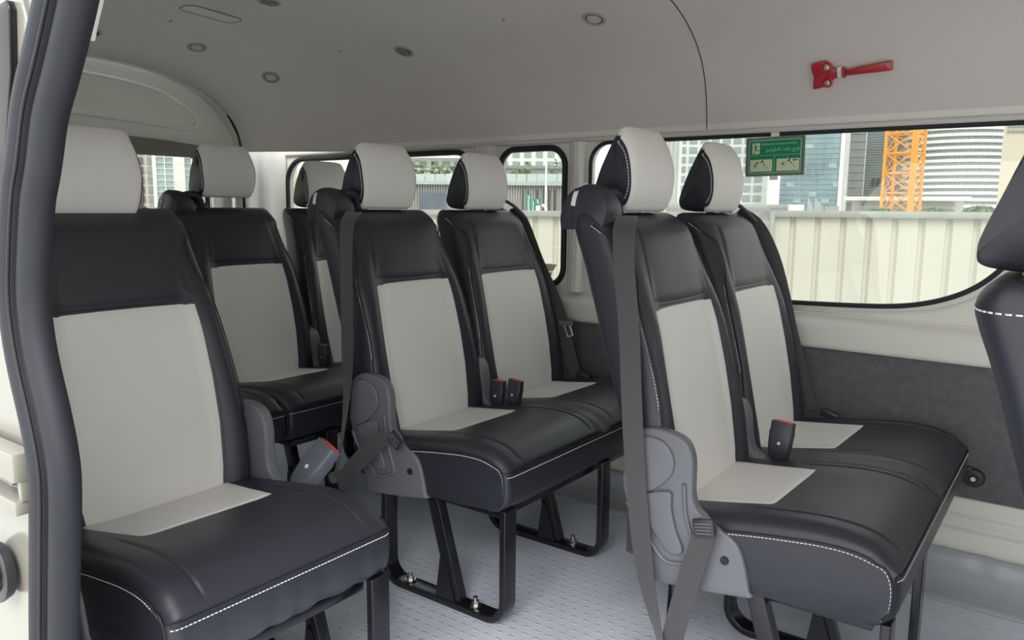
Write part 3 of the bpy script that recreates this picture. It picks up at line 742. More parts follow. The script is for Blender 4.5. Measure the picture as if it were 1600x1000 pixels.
# --- middle bench
bb = bench('passenger_bench', (-1.51, 1.668, 0), 'two-seat leather bench in the middle, with its whole black leg frame in view', grp)
ribbon(bb, [(-.180, -.160, .980), (-.146, -.175, .984), (-.110, -.205, .982), (-.088, -.246, .955), (-.078, -.262, .88), (-.078, -.263, .75), (-.080, -.263, .60), (-.088, -.263, .483), (-.102, -.268, .372), (-.124, -.275, .262)],
       [(.6, .8, 0), (.75, .6, 0), (.9, .4, 0), (1, .15, 0), (1, 0, 0), (1, 0, 0), (1, 0, 0), (.9, -.3, 0), (.8, -.5, 0), (.8, -.5, 0)], [.040, .043, .046, .047, .047, .047, .045, .042, .040, .034])
ribbon(bb, [(-.118, -.285, .250), (-.07, -.290, .268), (-.02, -.292, .315), (.03, -.288, .365), (.070, -.280, .398), (.105, -.268, .402)], [(-.3, -.2, 1), (-.4, -.2, 1), (-.5, -.2, .9), (-.5, -.2, .9), (-.4, -.6, .8), (-.2, -.8, .6)], [.030, .042, .046, .046, .042, .040], 'lap_belt')
lap_cap(bb, (.108, -.272, .400), RY(35))
MB().cyl((-.125, -.28, .250), (0, 1, 0), .016, .014, 14).build('anchor_bolt', M['steel'], bb)
buckle(bb, (.053, .232, .375), radians(1), M['buckle'], scale=1.02, roll=radians(-4))
buckle(bb, (.112, .238, .388), radians(5), M['buckle'], scale=.98, roll=radians(-4))
fb = ribbon(bb, [(-.250, .64, .975), (-.225, .668, .985), (-.185, .69, .953), (-.12, .705, .802), (-.045, .708, .665), (-.012, .708, .585), (.026, .704, .470), (.062, .700, .375)], [(.9, .4, 0)]*2+[(1, .2, 0)]*6, .046, 'far_shoulder_belt')
tg = MB(); tg.box((0, 0, 0), (.060, .008, .018), RY(20), .003); tg = tg.build('belt_tongue', M['plastic'], bb); tg.location = (.010, .696, .588)
MB().strap([Vector(p) for p in ((-.010, 0, -.008), (-.008, 0, -.050), (.014, 0, -.050), (.014, 0, -.008))], (0, 1, 0), .003, .006, closed=True).build('steel_plate', M['chrome'], tg, smooth=False); tg.rotation_euler = (0, radians(-22), 0)
MB().tube(cr_spline([(-.245, .52, .985), (-.25, .56, 1.03), (-.24, .60, 1.04), (-.20, .65, 1.01), (-.16, .675, .965)], 6), lambda t: (.006, .010), 8).build('belt_loop', M['belt'], bb, smooth=True)
MB().box((.09, .70, .402), (.055, .03, .022), RY(15), .004).build('belt_anchor', M['plastic_dark'], bb)
# --- rear bench
bd = bench('passenger_bench', (-1.51-.886, 1.719, 0), 'rear row bench partly hidden behind the others, one headrest raised on steel posts', grp, legs=(-.06, .38))
for ch in bd.children:
    if ch.name.startswith('headrest') and abs(ch.location.y) < .1: ch.location.z += .036; ch.location.y += .004
buckle(bd, (.055, .232, .385), radians(0), M['buckle'], scale=1.0)
# --- single seats on the near side
def single(name, loc, label, legs=(-.16, .17), black_only=False, grp_=None, hr_dz=-.022, wr=.006, detail=True):
    t = empty(name, loc, label, 'seat', grp_)
    make_back(t, 0, black_only, rearstitch=black_only); make_headrest(t, 0, hr_dz, black_only)
    make_cushion(t, -.235, .235, [0], wr)
    MB().box((.20, 0, .245), (.40, .40, .022), bev=.003).build('seat_base', M['frame'], t)
    for y in legs: make_leg(t, y)
    hinge_cover(t, -.244, -1, False); hinge_cover(t, .252, 1, detail)
    return t
sa = single('van_seat', (-1.51, .812, 0), 'single seat closest to the door seal at the left, black with pale grey panels', legs=(-.16, .212))
sa.children[1].location.y -= .012
buckle(sa, (.082, .290, .350), radians(18), M['buckle_light'], scale=1.42, roll=radians(-36))
sd2 = single('van_seat', (-1.51-.886, 1.262, 0), 'rear single seat, only its headrest edge showing right of the leftmost headrest', hr_dz=-.035, detail=False, legs=(-.12, .12))
sd2.scale = (1, .90, 1)
for ch in sd2.children:
    if ch.name.startswith('headrest'): ch.location.y += .035
    if ch.name.startswith('hinge_cover'): bpy.data.objects.remove(ch)
sf = single('front_seat', (.165, 1.185, -.068), 'all-black front seat seen from behind at the right edge', black_only=True, hr_dz=.004)
for ch in sf.children:
    if ch.name.startswith('leg_frame'): ch.scale.z = 1
MB().box((.20, 0, .10), (.42, .40, .27), bev=.01).build('seat_box', M['plastic_dark'], sf)
sf.children[0]

# ------------------------------------------------------------------ fittings
def on_ceiling(X, Y):
    p, s = ceil_at(X, Y); a = ceil_fn(X, max(0, s-.02)); b = ceil_fn(X, min(1, s+.02)); c = ceil_fn(X+.05, s); d = ceil_fn(X-.05, s)
    nn = (b-a).cross(c-d).normalized(); nn = nn if nn.z < 0 else -nn
    return ceil_fn(X, s), nn
def ceiling_disc(X, Y, label, vent):
    p, nn = on_ceiling(X, Y); rot = nn.to_track_quat('Z', 'X')
    t = empty('ceiling_vent' if vent else 'ceiling_lamp', p, label, 'air vent' if vent else 'lamp', 'round fittings of the headliner')
    t.rotation_mode = 'QUATERNION'; t.rotation_quaternion = rot
    R_ = .034
    MB().tube([(R_*cos(a), R_*sin(a), .001) for a in lin(0, 2*pi, 33)[:-1]], lambda t_: (.0035, .006), 8, closed=True).build('bezel', M['trim_mid'], t, smooth=True)
    if vent:
        MB().cyl((0, 0, .0005), (0, 0, 1), R_-.004, .002, 28).build('dark_bowl', M['seam'], t)
        q = MB(); q.cyl((0, 0, .003), (1, 0, 0), .004, 2*(R_-.006), 8)
        q.build('vane_axle', M['trim_dark'], t)
        for k in (-1, 1): MB().box((0, k*.013, .004), (.050, .010, .002), Matrix.Rotation(.6, 3, 'X')).build('vane', M['trim_dark'], t)
    else:
        q = MB(); vs = []; 
        q.cyl((0, 0, .002), (0, 0, 1), R_-.006, .005, 28, r2=R_-.012); q.build('lens', M['lens'], t, bev=.001)
        MB().tube([((R_-.008)*cos(a), (R_-.008)*sin(a), .002) for a in lin(0, 2*pi, 33)[:-1]], .0013, 6, closed=True).build('dark_gap', M['seam'], t, smooth=True)
ceiling_disc(-2.95, 1.86, 'round lamp in the headliner just above the white rear door arch', False)
ceiling_disc(-2.93, 2.19, 'round lamp in the headliner right of the rear door arch', False)
ceiling_disc(-2.185, 2.247, 'open round air vent in the headliner above the middle bench', True)
ceiling_disc(-1.331, 2.231, 'round fitting in the headliner at the top centre, closest to the red belt cutter', False)
ceiling_disc(-2.308, 1.731, 'round air vent cut by the top edge of the picture', True)
ceiling_disc(-3.03, 1.47, 'dark round air vent beside the door seal at the top left', True)
p, nn = on_ceiling(-2.62, 1.71)
t = empty('map_lamp', p, 'long rounded lamp outline in the headliner at the top left', 'lamp'); t.rotation_mode = 'QUATERNION'; t.rotation_quaternion = Vector((0, 0, -1)).rotation_difference(nn)
o = plate('lens', rrect(-.042, .042, -.105, .105, .03, 6), [], 'z', -.004, 0, M['headliner'], t, bev=.001)
MB().tube([(x, y, -.003) for x, y in rrect(-.045, .045, -.108, .108, .032, 8)], .0022, 6, closed=True).build('bezel', M['trim_dark'], t, smooth=True)
for X, Y in ((-2.467, 2.185), (-1.635, 2.156), (-2.80, 1.66)):
    p, nn = on_ceiling(X, Y); t = MB().cyl((0, 0, 0), nn, .005, .004, 12).build('headliner_clip', M['trim_dark']); t.location = p
    tag(t, {-2.467: 'tiny clip in the headliner left of the open air vent', -1.635: 'tiny clip in the headliner left of the top centre fitting', -2.80: 'tiny clip in the headliner below the long lamp'}[X], 'clip', 'headliner clips')
# red belt cutter / hammer on the headliner side
p0, nn = on_ceiling(-.60, 2.475)
t = empty('emergency_belt_cutter', p0+nn*.004, 'red emergency belt cutter screwed to the side of the headliner', 'safety tool')
tilt = math.atan2(-nn.z, -nn.y)
t.rotation_euler = (tilt*0+math.asin(max(-1, min(1, -nn.z))), 0, radians(0))
dx = -.105
HB = [(-.006, .036), (0, .040), (.030, .044), (.042, .041), (.056, .022), (.064, .018), (.085, .017), (.085, -.006), (.066, -.008), (.056, -.012), (.044, -.028), (.030, -.032), (.004, -.036), (-.002, -.034), (-.001, -.020), (.002, 0), (-.004, .016)]
MB().prism([(dx+a*1.0, b-.003) for a, b in HB], 'y', -.014, 0).build('bracket', M['redgloss'], t, bev=.003)
for z in (.022, -.022):
    MB().cyl((dx+.040, -.016, z-.001), (0, 1, 0), .0075, .006, 16).build('screw', M['steel'], t, bev=.001)
    MB().tube([(dx+.040+.013*cos(a), -.014, z+.013*sin(a)) for a in lin(0, 2*pi, 17)[:-1]], .0025, 6, closed=True).build('boss', M['redgloss'], t, smooth=True)
MB().box((dx+.075, -.010, .005), (.013, .016, .029), bev=.003).build('white_tie', M['signwhite'], t, label='white cable tie')
MB().cyl((dx+.088, -.012, .003), (1, 0, .05), .016, .006, 18).build('collar', M['redgloss'], t, bev=.001)
MB().strap([(dx+.092, -.012, .002), (dx+.13, -.012, .005), (dx+.20, -.012, .010), (dx+.217, -.012, .011)], (0, 0, 1), [.016, .021, .027, .026], .014).build('handle', M['redgloss'], t, bev=.003)
# emergency sign on the window glass
sg = empty('emergency_exit_sign', (-.817, YF-.006, 1.168), 'green emergency window sign hanging on the big window glass', 'sign'); sg.rotation_euler = (0, radians(-1.0), 0)
def sp_(name, loop, y, m, bev=0, th=.0012, par=None):
    return MB().prism(loop, 'y', y-th, y).build(name, m, par or sg)
sp_('border', rrect(-.092, .092, -.0605, .0605, .006), 0, M['signborder'], th=.004)
sp_('pale_line', rrect(-.0815, .0815, -.0515, .0515, .005), -.004, M['signtext'], th=.0006)
sp_('green_field', rrect(-.0795, .0795, -.0495, .0495, .004), -.0046, M['signgreen'], th=.0006)
Y_ = -.0052
sp_('divider', [(-.079, .0035), (.079, .0035), (.079, .0045), (-.079, .0045)], Y_, M['signtext'], th=.0004)
sp_('divider', [(-.0005, -.049), (.0007, -.049), (.0007, .0035), (-.0005, .0035)], Y_, M['signtext'], th=.0004)
sp_('runner_panel', rrect(-.071, -.047, .009, .043, .0015, 2), Y_, M['signbeige'], th=.0004)
pl = sp_('pictogram_panel', rrect(-.0765, -.006, -.046, -.0085, .0015, 2), Y_, M['signbeige'], th=.0004)
pr_ = sp_('pictogram_panel', rrect(.0075, .077, -.046, -.0085, .0015, 2), Y_, M['signbeige'], th=.0004)
Y_ = -.0056
run = MB()
def lim(a, b, w): 
    a = Vector((a[0], 0, a[1])); b = Vector((b[0], 0, b[1])); d = (b-a).normalized(); q = Vector((-d.z, 0, d.x))*w/2
    return [((a+q).x, (a+q).z), ((a-q).x, (a-q).z), ((b-q).x, (b-q).z), ((b+q).x, (b+q).z)]
run.cyl((-.0625, Y_-.0003, .0385), (0, 1, 0), .0024, .0006, 12)
for a, b, w in (((-.0612, .035), (-.0585, .024), .0045), ((-.060, .034), (-.053, .034), .002), ((-.053, .034), (-.0505, .030), .002), ((-.062, .034), (-.0665, .0285), .002), ((-.0665, .0285), (-.070, .029), .0018),
                ((-.0585, .025), (-.054, .019), .0032), ((-.054, .019), (-.049, .019), .0026), ((-.0595, .025), (-.063, .019), .0032), ((-.063, .019), (-.066, .0105), .0026)):
    run.prism(lim(a, b, w), 'y', Y_-.0006, Y_)
run.build('running_figure', M['signgreen'], sg)
h1 = MB()
for ox, oy_ in ((-.0385, -.014), (.0455, -.0125)):
    for a, b, w in (((ox-.0045, oy_-.004), (ox+.0045, oy_+.0025), .0042), ((ox, oy_-.001), (ox+.011, oy_-.013), .0026), ((ox+.012, oy_-.0165), (ox+.020, oy_-.024), .0013)):
        h1.prism(lim(a, b, w), 'y', Y_-.0006, Y_)
h1.build('hammer_symbols', M['signgreen'], sg)
ar = MB()
ar.prism(lim((-.062, -.032), (-.056, -.022), .0045), 'y', Y_-.0006, Y_); ar.prism([(-.060, -.019), (-.048, -.022), (-.051, -.0145)], 'y', Y_-.0006, Y_)
ar.prism(lim((.0725, -.0135), (.062, -.0135), .004), 'y', Y_-.0006, Y_); ar.prism([(.062, -.018), (.0555, -.0135), (.062, -.0095)], 'y', Y_-.0006, Y_)
ar.build('arrow_symbols', M['signgreen'], sg)
bu = MB(); bu.prism([(.028+.006*(1 if k % 2 == 0 else .45)*cos(k*pi/8), -.024+.006*(1 if k % 2 == 0 else .45)*sin(k*pi/8)) for k in range(16)], 'y', Y_-.0006, Y_)
for k in range(9): 
    a = k*2*pi/9+.3; bu.prism(lim((.028+.006*cos(a), -.024+.006*sin(a)), (.028+.014*cos(a), -.024+.012*sin(a)), .0006), 'y', Y_-.0006, Y_)
bu.build('impact_symbol', M['signgreen'], sg)
def text(s, x, z, size, m, parent, y=-.0053, align='LEFT', name='lettering', rz=0, ext=.0002):
    cu = bpy.data.curves.new('t', 'FONT'); cu.body = s; cu.size = size; cu.align_x = align; cu.extrude = ext
    ob = bpy.data.objects.new('t', cu); C.objects.link(ob); dg = bpy.context.evaluated_depsgraph_get(); me = bpy.data.meshes.new_from_object(ob.evaluated_get(dg))
    bpy.data.objects.remove(ob); me.materials.clear(); me.name = name
    o = link(name, me, m, parent, False); o.location = (x, y, z); o.rotation_euler = (pi/2, 0, rz); return o
text('Opening the emergency window', -.043, .036, .0085, M['signtext'], sg)
# Arabic line, already joined and in visual order
text('\ufe89\ufead\ufe8d\ufeee\ufec4\ufedf\ufe8d \ufe93\ufeac\ufed3\ufe8e\ufee7 \ufea2\ufe98\ufed3', .077, .0165, .0150, M['signtext'], sg, align='RIGHT')
text('1', -.043, -.0065, .009, M['signtext'], sg); text('2', .038, -.0065, .009, M['signtext'], sg)
for z, k in ((.0655, 'upper'), (-.0655, 'lower')): sp_('white_clip', rrect(-.014, .012, z-.008, z+.008, .002, 3), -.0005, M['signwhite'], th=.003)
# belt anchor puck on the fibre panel, fasteners
t = empty('wall_belt_anchor', (-.199, YF-.022, .258), 'black round belt anchor with bolt on the dark side panel', 'anchor')
MB().cyl((0, -.007, 0), (0, 1, 0), .024, .014, 26, r2=.029).build('cover_ring', M['plastic_dark'], t, bev=.002)
MB().box((-.018, -.006, .012), (.035, .012, .03), RY(-30), .004).build('tab', M['plastic_dark'], t)
MB().cyl((0, -.014, 0), (0, 1, 0), .012, .008, 18).build('washer', M['seam'], t); MB().cyl((0, -.019, 0), (0, 1, 0), .007, .008, 6).build('bolt', M['steel'], t)
for X, Z, l_ in ((-.259, .560, 'dark round fastener on the side panel nearest the front seat'), (-.50, .563, 'dark round fastener on the side panel below the middle of the big window')):
    t = MB().cyl((0, -.001, 0), (0, 1, 0), .011, .006, 20).build('panel_fastener', M['carpet'], bev=.001); t.location = (X, YF-.022, Z); tag(t, l_, 'fastener', 'panel fasteners')

# ------------------------------------------------------------------ outside
GZ = -.65
g = MB().box((0, 0, GZ-.05), (700, 700, .1)).build('ground', M['concrete']); struct(g)
fh = Vector((-sin(YAW), cos(YAW), 0)); rh = Vector((cos(YAW), sin(YAW), 0))     # the direction of the street scene as seen from the door
BR = YAW        # facades roughly face the van door
def rayd(u, v):
    d = _f+_R*((u-800)/FOC)-_U*((v-500)/FOC); return d
def ext(u, v, D):
    d = rayd(u, v); return CAM+d*(D/d.dot(fh))
def loc_x(u, D): return (ext(u, 330, D)-CAM).dot(rh)
def top_z(u, v, D): return ext(u, v, D).z
class Fac:
    """a building standing at distance D, its front between bearings u0..u1 and square to the street"""
    def __init__(s, name, u0, u1, vt, D, depth, m, label, cat='building', base=GZ, group=None):
        d = rayd((u0+u1)/2, 330); s.n = Vector((d.x, d.y, 0)).normalized(); s.r = Vector((s.n.y, -s.n.x, 0)); s.D = D; s.c = 0
        s.base = base; s.zt = s.Z(vt, (u0+u1)/2)+base; s.x0, s.x1 = s.X(u0), s.X(u1)
        s.t = empty(name, CAM+s.n*D+s.r*((s.x0+s.x1)/2)-Vector((0, 0, 1-base)), label, cat, group, rz=math.atan2(s.r.y, s.r.x)); s.w = s.x1-s.x0; s.h = s.zt-base
        s.c = (s.x0+s.x1)/2
        if m: MB().box((0, depth/2, s.h/2), (s.w, depth, s.h)).build('main_block', m, s.t)
    def P(s, u, v):
        d = rayd(u, v); return CAM+d*(s.D/d.dot(s.n))
    def X(s, u): return (s.P(u, 330)-CAM).dot(s.r)-s.c
    def Z(s, v, u): return s.P(u, v).z-s.base
    def box(s, mb, u0, u1, v0, v1, y0, y1):     # v0 upper, v1 lower
        um = (u0+u1)/2; xa, xb = s.X(u0), s.X(u1); za, zb = s.Z(v1, um), s.Z(v0, um)
        return mb.box(((xa+xb)/2, (y0+y1)/2, (za+zb)/2), (xb-xa, y1-y0, zb-za))
    def part(s, name, u0, u1, v0, v1, y0, y1, m): return s.box(MB(), u0, u1, v0, v1, y0, y1).build(name, m, s.t)
# corrugated hoarding
FD = Vector((.938, .345, 0)).normalized(); FN = Vector((-FD.y, FD.x, 0))
P0 = ext(1207, 335, 8.5); P0.z = 0
def fence(name, start, npan, label, topz, sgn=1):
    ang = math.atan2(FD.y, FD.x)
    t = empty(name, (start.x, start.y, GZ), label, 'fence', rz=ang)
    H = topz-GZ; pitch = .252; pw = pitch*4
    me = None
    for k in range(npan):
        if me is None:
            pts = []
            for i in range(4):
                x = i*pitch; pts += [(x, 0), (x+pitch*.72, 0), (x+pitch*.78, .035), (x+pitch*.90, .035)]
            pts.append((pw, 0)); vs = []; n = len(pts)
            for z in (.03, H-.03):
                for a, b in pts: vs.append((a, b, z))
            fs = [(i, i+1, n+i+1, n+i) for i in range(n-1)]
            o = mesh('corrugated_sheet', vs, fs, M['fence'], t, smooth=False); me = o.data
            md = o.modifiers.new('s', 'SOLIDIFY'); md.thickness = .002
        else:
            o = bpy.data.objects.new('corrugated_sheet', me); C.objects.link(o); o.parent = t
        o.location = (sgn*k*pw if sgn > 0 else -(k+1)*pw, .003*(k % 2), 0)
    L = npan*pw
    MB().box((sgn*L/2, -.02, H-.02), (L, .09, .07), bev=.006).build('top_rail', M['galv'], t)
    for k in range(npan//3+1):
        MB().box((sgn*(k*3*pw), .03, H/2), (.05, .05, H)).build('post', M['galv'], t)
    MB().box((sgn*.0, -.04, H/2+.0), (.05, .06, H+.02), bev=.004).build('end_post', M['galv'], t)
    return t
fence('site_fence', P0, 9, 'cream corrugated hoarding behind the big side window', .985)
P1 = P0-FD*.16+FN*.25
fence('site_fence', P1, 12, 'cream corrugated hoarding continuing left behind the small windows', .955, -1)
# striped grey low building with terrace
b = Fac('shopping_centre', 560, 912, 284, 40, 16, M['clad'], 'low grey ribbed building with a planted roof terrace')
mb = MB()
for u in range(562, 912, 4): b.box(mb, u, u+1.2, 287, 430, -.12, 0)
o = mb.build('cladding_ribs', M['clad'], b.t); o['kind'] = 'stuff'
b.part('parapet_band', 560, 912, 284, 289, -.3, 0, M['mullion'])
b.part('dark_gate', 655, 698, 301, 345, -.2, 0, M['bluepanel'])
for u in (815, 823, 837.5, 847, 856.5, 865): b.part('slit_window', u, u+2.6, 297, 330, -.15, 0, M['clad_dark'])
for k, u in enumerate(range(600, 905, 16)): b.part('balustrade_pane', u, u+15, 271, 284, .5, .56, M['balu'])
mb = MB()
for u in (605, 622, 637, 655, 667, 690, 705, 817, 825, 877):
    c = Vector((b.X(u), 2.5, b.Z(272+random.uniform(-3, 3), u)))
    for k in range(26):
        d = Vector((random.gauss(0, .30), random.gauss(0, .3), random.gauss(.1, .25))); mb.box(c+d, (.24, .02, .14), Matrix.Rotation(random.uniform(0, 3), 3, Vector((random.random(), random.random(), random.random())).normalized()))
o = mb.build('terrace_plants', M['leaf'], b.t, smooth=False); o['kind'] = 'stuff'
b = Fac('hotel_block', 560, 930, 205, 64, 12, M['bwhite'], 'white block with rows of rectangular windows above the grey building')
for v in (208, 222, 236, 252):
    for u in range(566, 925, 18):
        b.part('window', u, u+11, v, v+10, -.06, .05, M['win'])
b.part('roof_slab', 780, 912, 262, 266, -3, 0, M['greydark']); b.part('roof_slab', 560, 760, 245, 248, -1.5, 0, M['bwhite'])
b = Fac('cream_block', 440, 466, 262, 70, 14, M['bcream'], 'pale cream block at the left edge of the rearmost side window')
for k in range(5):
    b.part('window', 456, 460, 272+k*10, 278+k*10, -.1, .05, M['win'])
# gridded tower
b = Fac('gridded_tower', 1052, 1197, 90, 100, 8, M['bwhite'], 'tall pale tower with a fine window grid behind the front headrests')
for v in range(110, 322, 15):
    for i, u in enumerate(range(1056, 1192, 17)):
        b.part('window', u, u+12.5, v, v+9.5, -.12, .05, M['win'])
b = Fac('curved_facade', 1030, 1062, 100, 86, 5, M['bwhite'], 'white curved facade edge between the two front headrests')
for k in range(4): b.part('vertical_fin', 1034+k*7, 1036+k*7, 105, 330, -.4, 0, M['mullion'])
b = Fac('podium_building', 1040, 1242, 319, 70, 8, M['clad'], 'long low grey podium just above the fence')
for u in range(1044, 1240, 6): b.part('slot', u, u+3, 324, 342, -.1, 0, M['greydark'])
b = Fac('blue_glass_tower', 1216, 1309, 90, 90, 6, M['bluewin'], 'blue glass tower behind the green sign')
mb = MB()
for v in range(95, 330, 8): b.box(mb, 1216, 1309, v, v+.7, -.08, 0)
for u in range(1216, 1310, 10): b.box(mb, u, u+.7, 92, 330, -.08, 0)
mb.build('curtain_wall_bars', M['mullion'], b.t)['kind'] = 'stuff'
b.part('white_corner', 1307, 1313, 92, 330, -.2, 3, M['bwhite'])
for i, (u, v) in enumerate([(1232, 240), (1242, 262), (1226, 285), (1262, 300), (1290, 255), (1252, 225), (1282, 310), (1238, 310), (1298, 285)]): b.part('pale_pane', u, u+12, v, v+7, -.05, 0, M['bluewin2'])
b = Fac('dark_stair_tower', 1313, 1345, 95, 100, 6, M['greydark'], 'dark grey tower edge right of the blue glass tower')
b.part('light_column', 1312, 1321, 98, 335, -.4, 0, M['bwhite'])
for v in range(100, 335, 12): b.part('floor_line', 1322, 1348, v, v+1, -.1, 0, M['clad'])
b = Fac('ribbed_glass_tower', 1346, 1450, 80, 110, 8, M['greyglass'], 'grey glass tower with thin floor lines behind the crane')
mb = MB()
for v in range(84, 335, 4): b.box(mb, 1346, 1450, v, v+.9, -.12, 0)
mb.build('floor_lines', M['mullion'], b.t)['kind'] = 'stuff'
b.part('diagonal_edge', 1344, 1347, 82, 335, -.4, 0, M['bwhite'])
for u in (1358, 1366, 1374): b.part('dark_pane', u, u+5, 279, 292, -.15, 0, M['win_dark'])
# round banded tower
D = 84; u0, u1 = 1438, 1588
x0, x1 = loc_x(u0, D), loc_x(u1, D); cx = (x0+x1)/2; rad = (x1-x0)/2*1.05
t = empty('round_banded_tower', CAM+fh*(D+rad*.55)+rh*cx-Vector((0, 0, 1-GZ)), 'round white tower with horizontal window bands right of the crane', 'building', rz=BR)
zt = top_z(1500, 60, D)-GZ
MB().cyl((0, 0, zt/2), (0, 0, 1), rad-.35, zt, 48).build('glass_drum', M['bluewin2'], t, ang=60)
for v in range(70, 322, 10):
    za, zb = top_z(1500, v+4.6, D)-GZ, top_z(1500, v, D)-GZ
    MB().cyl((0, 0, (za+zb)/2), (0, 0, 1), rad, zb-za, 48).build('floor_band', M['bwhite'], t, ang=60)
mb = MB()
for k in range(72):
    a = pi+pi*k/71; mb.box(((rad-.33)*cos(a), (rad-.33)*sin(a), zt/2), (.12, .12, zt*.98))
o = mb.build('mullions', M['mullion'], t); o['kind'] = 'stuff'
for a0, a1 in ((-1.75, -1.55), (-2.5, -2.3)):
    pass
b = Fac('beige_block', 1556, 1640, 189, 62, 4, M['bcream'], 'beige block with dark vents at the upper right corner of the window')
for v in (196, 204): 
    for k in range(10): b.part('vent', 1562+k*7, 1567+k*7, v, v+3.5, -.1, 0, M['greydark'])
b = Fac('low_round_podium', 1330, 1505, 312, 56, 5, M['bwhite'], 'low white podium with curved canopy behind the crane foot')
b.part('canopy', 1322, 1512, 308, 314, -2.5, 0, M['bwhite']); b.part('dark_glazing', 1345, 1490, 317, 322, -.2, 0, M['win']); b.part('dark_glazing', 1345, 1490, 327, 334, -.2, 0, M['win'])
b = Fac('white_fins', 1232, 1300, 330, 55, 3, M['bwhite'], 'white sail-shaped fins rising above the fence', 'structure')
for a, c, v in ((1261, 1270, 307), (1272, 1286, 308)):
    xa, xb = b.X(a), b.X(c); zt_ = b.Z(v, a); zb_ = b.Z(336, a)
    MB().prism([(xa, zb_), (xb, zb_), (xb, zb_+(zt_-zb_)*.42), (xa+(xb-xa)*.7, zb_+(zt_-zb_)*.60), (xa+(xb-xa)*.35, zb_+(zt_-zb_)*.80), (xa, zt_)], 'y', -.6, -.3).build('fin', M['mullion'], b.t)
b.part('cabin', 1232, 1256, 320, 336, -1, 0, M['bwhite']); b.part('cabin', 1288, 1310, 322, 336, -1, 0, M['clad'])
# crane mast seen corner-on
D = 46; c0 = ext(1406, 335, D); wd = (loc_x(1437, D)-loc_x(1377, D)); a = wd/math.sqrt(2)
t = empty('tower_crane_mast', (c0.x, c0.y, GZ), 'orange lattice tower crane mast seen through the big window', 'crane', rz=BR+pi/4)
zt = top_z(1406, 120, D)-GZ; bay = (top_z(1406, 240, D)-top_z(1406, 271, D))
for sx, sy in ((-1, -1), (1, -1), (1, 1), (-1, 1)):
    w = .28 if (sx, sy) == (-1, -1) else .14
    MB().box((sx*a/2, sy*a/2, zt/2), (w, w, zt)).build('corner_chord', M['orange'], t)
z = 0.0
faces = [((-1, -1), (1, -1)), ((-1, -1), (-1, 1)), ((1, -1), (1, 1)), ((-1, 1), (1, 1))]
zoff = top_z(1406, 271, D)-GZ; z = zoff-bay*int(zoff/bay)
while z+bay < zt:
    for i, (p, q) in enumerate(faces):
        A = Vector((p[0]*a/2, p[1]*a/2, z)); B = Vector((q[0]*a/2, q[1]*a/2, z)); up = Vector((0, 0, bay)); Mid = (A+B)/2
        lat_ = MB(); r_ = .045 if i < 2 else .03
        lat_.tube([A, B], r_*1.3, 6); lat_.tube([A, B+up], r_, 5); lat_.tube([B, A+up], r_, 5)
        if z > 1: lat_.build('lattice_panel', M['orange'], t)
    z += bay
# trees
def tree(u, v0, v1, D, w_px, label):
    c = ext(u, v1, D); zt = ext(u, v0, D).z; t = empty('tree', (c.x, c.y, GZ), label, 'tree', 'trees behind the fence'); R_ = (loc_x(u+w_px/2, D)-loc_x(u-w_px/2, D))/2
    H = zt-GZ; MB().tube([(0, 0, 0), (.1, 0, H*.5), (0, .1, H*.85)], lambda s: .14*(1-.6*s), 8).build('trunk', M['bark'], t, smooth=True)
    mb = MB(); rr = random.Random(int(u))
    for k in range(900):
        th = rr.uniform(0, 2*pi); ph = math.acos(rr.uniform(-.4, 1)); q = rr.uniform(.6, 1)
        p = Vector((R_*q*sin(ph)*cos(th), R_*q*sin(ph)*sin(th), H-R_*.55+R_*.55*q*cos(ph))); s = rr.uniform(.10, .22)
        n_ = Vector((rr.gauss(0, 1), rr.gauss(0, 1), rr.gauss(0, 1))).normalized(); e1 = n_.orthogonal().normalized()*s; e2 = n_.cross(e1)*.6
        mb.add([p-e1, p-e2, p+e1, p+e2], [(0, 1, 2, 3)])
    vs, fs = mb.v, mb.f; o = mesh('crown', vs, fs, M['leaf'], t, smooth=False, fix=False); o['kind'] = 'stuff'
tree(1376, 327, 340, 40, 36, 'small tree showing over the fence left of the crane foot')
tree(1456, 327, 340, 40, 44, 'small tree showing over the fence right of the crane foot')
tree(1530, 323, 340, 38, 48, 'leafy tree showing over the fence farthest to the right')
# road signs in the small window
D = 26; c0 = ext(840, 330, D)
t = empty('road_signs', (c0.x, c0.y, GZ), 'green overhead road signs on a curved pole seen through the narrow window', 'road sign', rz=BR)
def rx(u): return loc_x(u, D)-loc_x(840, D)
def rz_(v, u=840): return top_z(u, v, D)-GZ
MB().tube([(rx(853), .1, 0), (rx(853), .1, rz_(330)), (rx(853), .1, rz_(326)), (rx(851), .1, rz_(322)), (rx(846), .1, rz_(320))], .05, 10).build('curved_pole', M['signwhite'], t, smooth=True)
MB().tube([(rx(820), .1, rz_(336)), (rx(835), .1, rz_(333)), (rx(853), .1, rz_(331))], .04, 8).build('lower_arm', M['signwhite'], t, smooth=True)
for (ua, ub, va, vb) in ((822.5, 829.5, 304, 333), (830.8, 836, 312, 331), (837, 844, 310, 320), (837, 844, 321, 331)):
    m_ = M['signwhite'] if va == 321 else M['roadsign']
    o = MB().box(((rx(ua)+rx(ub))/2, 0, (rz_(va)+rz_(vb))/2), (rx(ub)-rx(ua), .04, rz_(va)-rz_(vb))).build('sign_board', m_, t)
    if m_ is M['roadsign']:
        q = MB(); rr = random.Random(int(ua*3))
        v = va+2.5
        while v < vb-2:
            xa = rx(ua+1.0); xb = rx(ub-1.2-rr.random()*1.5)
            q.box(((xa+xb)/2, -.03, rz_(v)), (xb-xa, .01, .022)); q.box((xa+(xb-xa)*.6, -.03, rz_(v)-.03), (.03, .01, .05)); v += 3.6
        q.build('white_script', M['signwhite'], o)['kind'] = 'stuff'
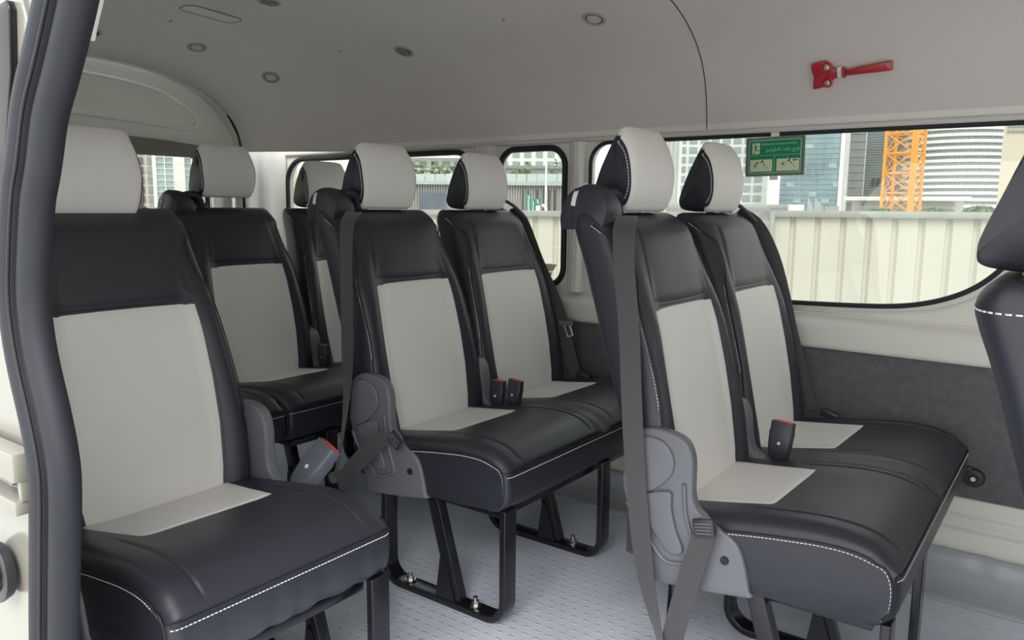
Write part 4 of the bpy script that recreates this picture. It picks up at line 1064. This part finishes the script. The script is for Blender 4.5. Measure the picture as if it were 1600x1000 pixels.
# lamp post
D = 30; c0 = ext(852.5, 330, D)
t = empty('lamp_post', (c0.x, c0.y, GZ), 'thin pale lamp post rising in the narrow window', 'lamp post')
hz = top_z(852, 225, D)-GZ
MB().tube([(0, 0, 0), (0, 0, hz)], lambda s: .05-.02*s, 10).build('pole', M['signwhite'], t, smooth=True)
MB().tube([(0, 0, hz), (-.3, .2, hz+.15), (-.9, .6, hz+.2)], .03, 8).build('arm', M['signwhite'], t, smooth=True)
# wicker planter behind the narrow window
D = 5.2; c0 = ext(852, 425, D)
t = empty('wicker_planter', (c0.x, c0.y, GZ), 'tall flared brown wicker planter outside the narrow window', 'planter')
hz = c0.z+.045-GZ
mb = MB(); vs = []; N = 20; prof = [(0.03, .07), (hz-.16, .022), (hz-.10, .030), (hz-.04, .050), (hz, .072)]
for z, r_ in prof:
    for k in range(N): vs.append((r_*cos(2*pi*k/N), r_*sin(2*pi*k/N), z))
mb.add(vs, [(i*N+k, i*N+(k+1) % N, (i+1)*N+(k+1) % N, (i+1)*N+k) for i in range(len(prof)-1) for k in range(N)]); mb.build('body', M['wicker'], t, smooth=True)
MB().tube([(.072*cos(a_), .072*sin(a_), hz) for a_ in lin(0, 2*pi, 21)[:-1]], .006, 6, closed=True).build('rim', M['bark'], t, smooth=True)
MB().cyl((0, 0, .015), (0, 0, 1), .09, .03, 20).build('foot', M['wicker'], t)
for k in range(5):
    z = hz-.10+.02*k; r_ = interp(z, prof, 1)
    MB().tube([((r_+.002)*cos(a_), (r_+.002)*sin(a_), z) for a_ in lin(0, 2*pi, 17)[:-1]], .003, 5, closed=True).build('woven_band', M['signwhite'] if k % 2 else M['wicker'], t, smooth=True)
# city beyond the rear window (other bearing)
def ray_pos(u, v, D):
    d = rayd(u, v); return CAM+d*(D/d.dot(fh))
b = Fac('cream_gridded_building', 150, 242, 180, 56, 5, M['bcream'], 'cream building with dark window columns seen through the rear door glass')
for v in range(186, 335, 15):
    for u in range(156, 240, 13): b.part('window', u, u+7, v, v+11, -.1, .05, M['win_dark'] if (u//13) % 2 else M['greydark'])
b = Fac('pale_blue_tower', 246, 330, 170, 66, 6, M['bluewin2'], 'pale blue glass tower seen through the rear door glass')
mb = MB()
for v in range(174, 330, 9): b.box(mb, 244, 330, v, v+1, -.08, 0)
for u in range(246, 330, 14): b.box(mb, u, u+2, 172, 330, -.1, 0)
mb.build('facade_bars', M['bwhite'], b.t)['kind'] = 'stuff'
b.part('white_bay', 276, 292, 172, 330, -.5, 0, M['bwhite'])
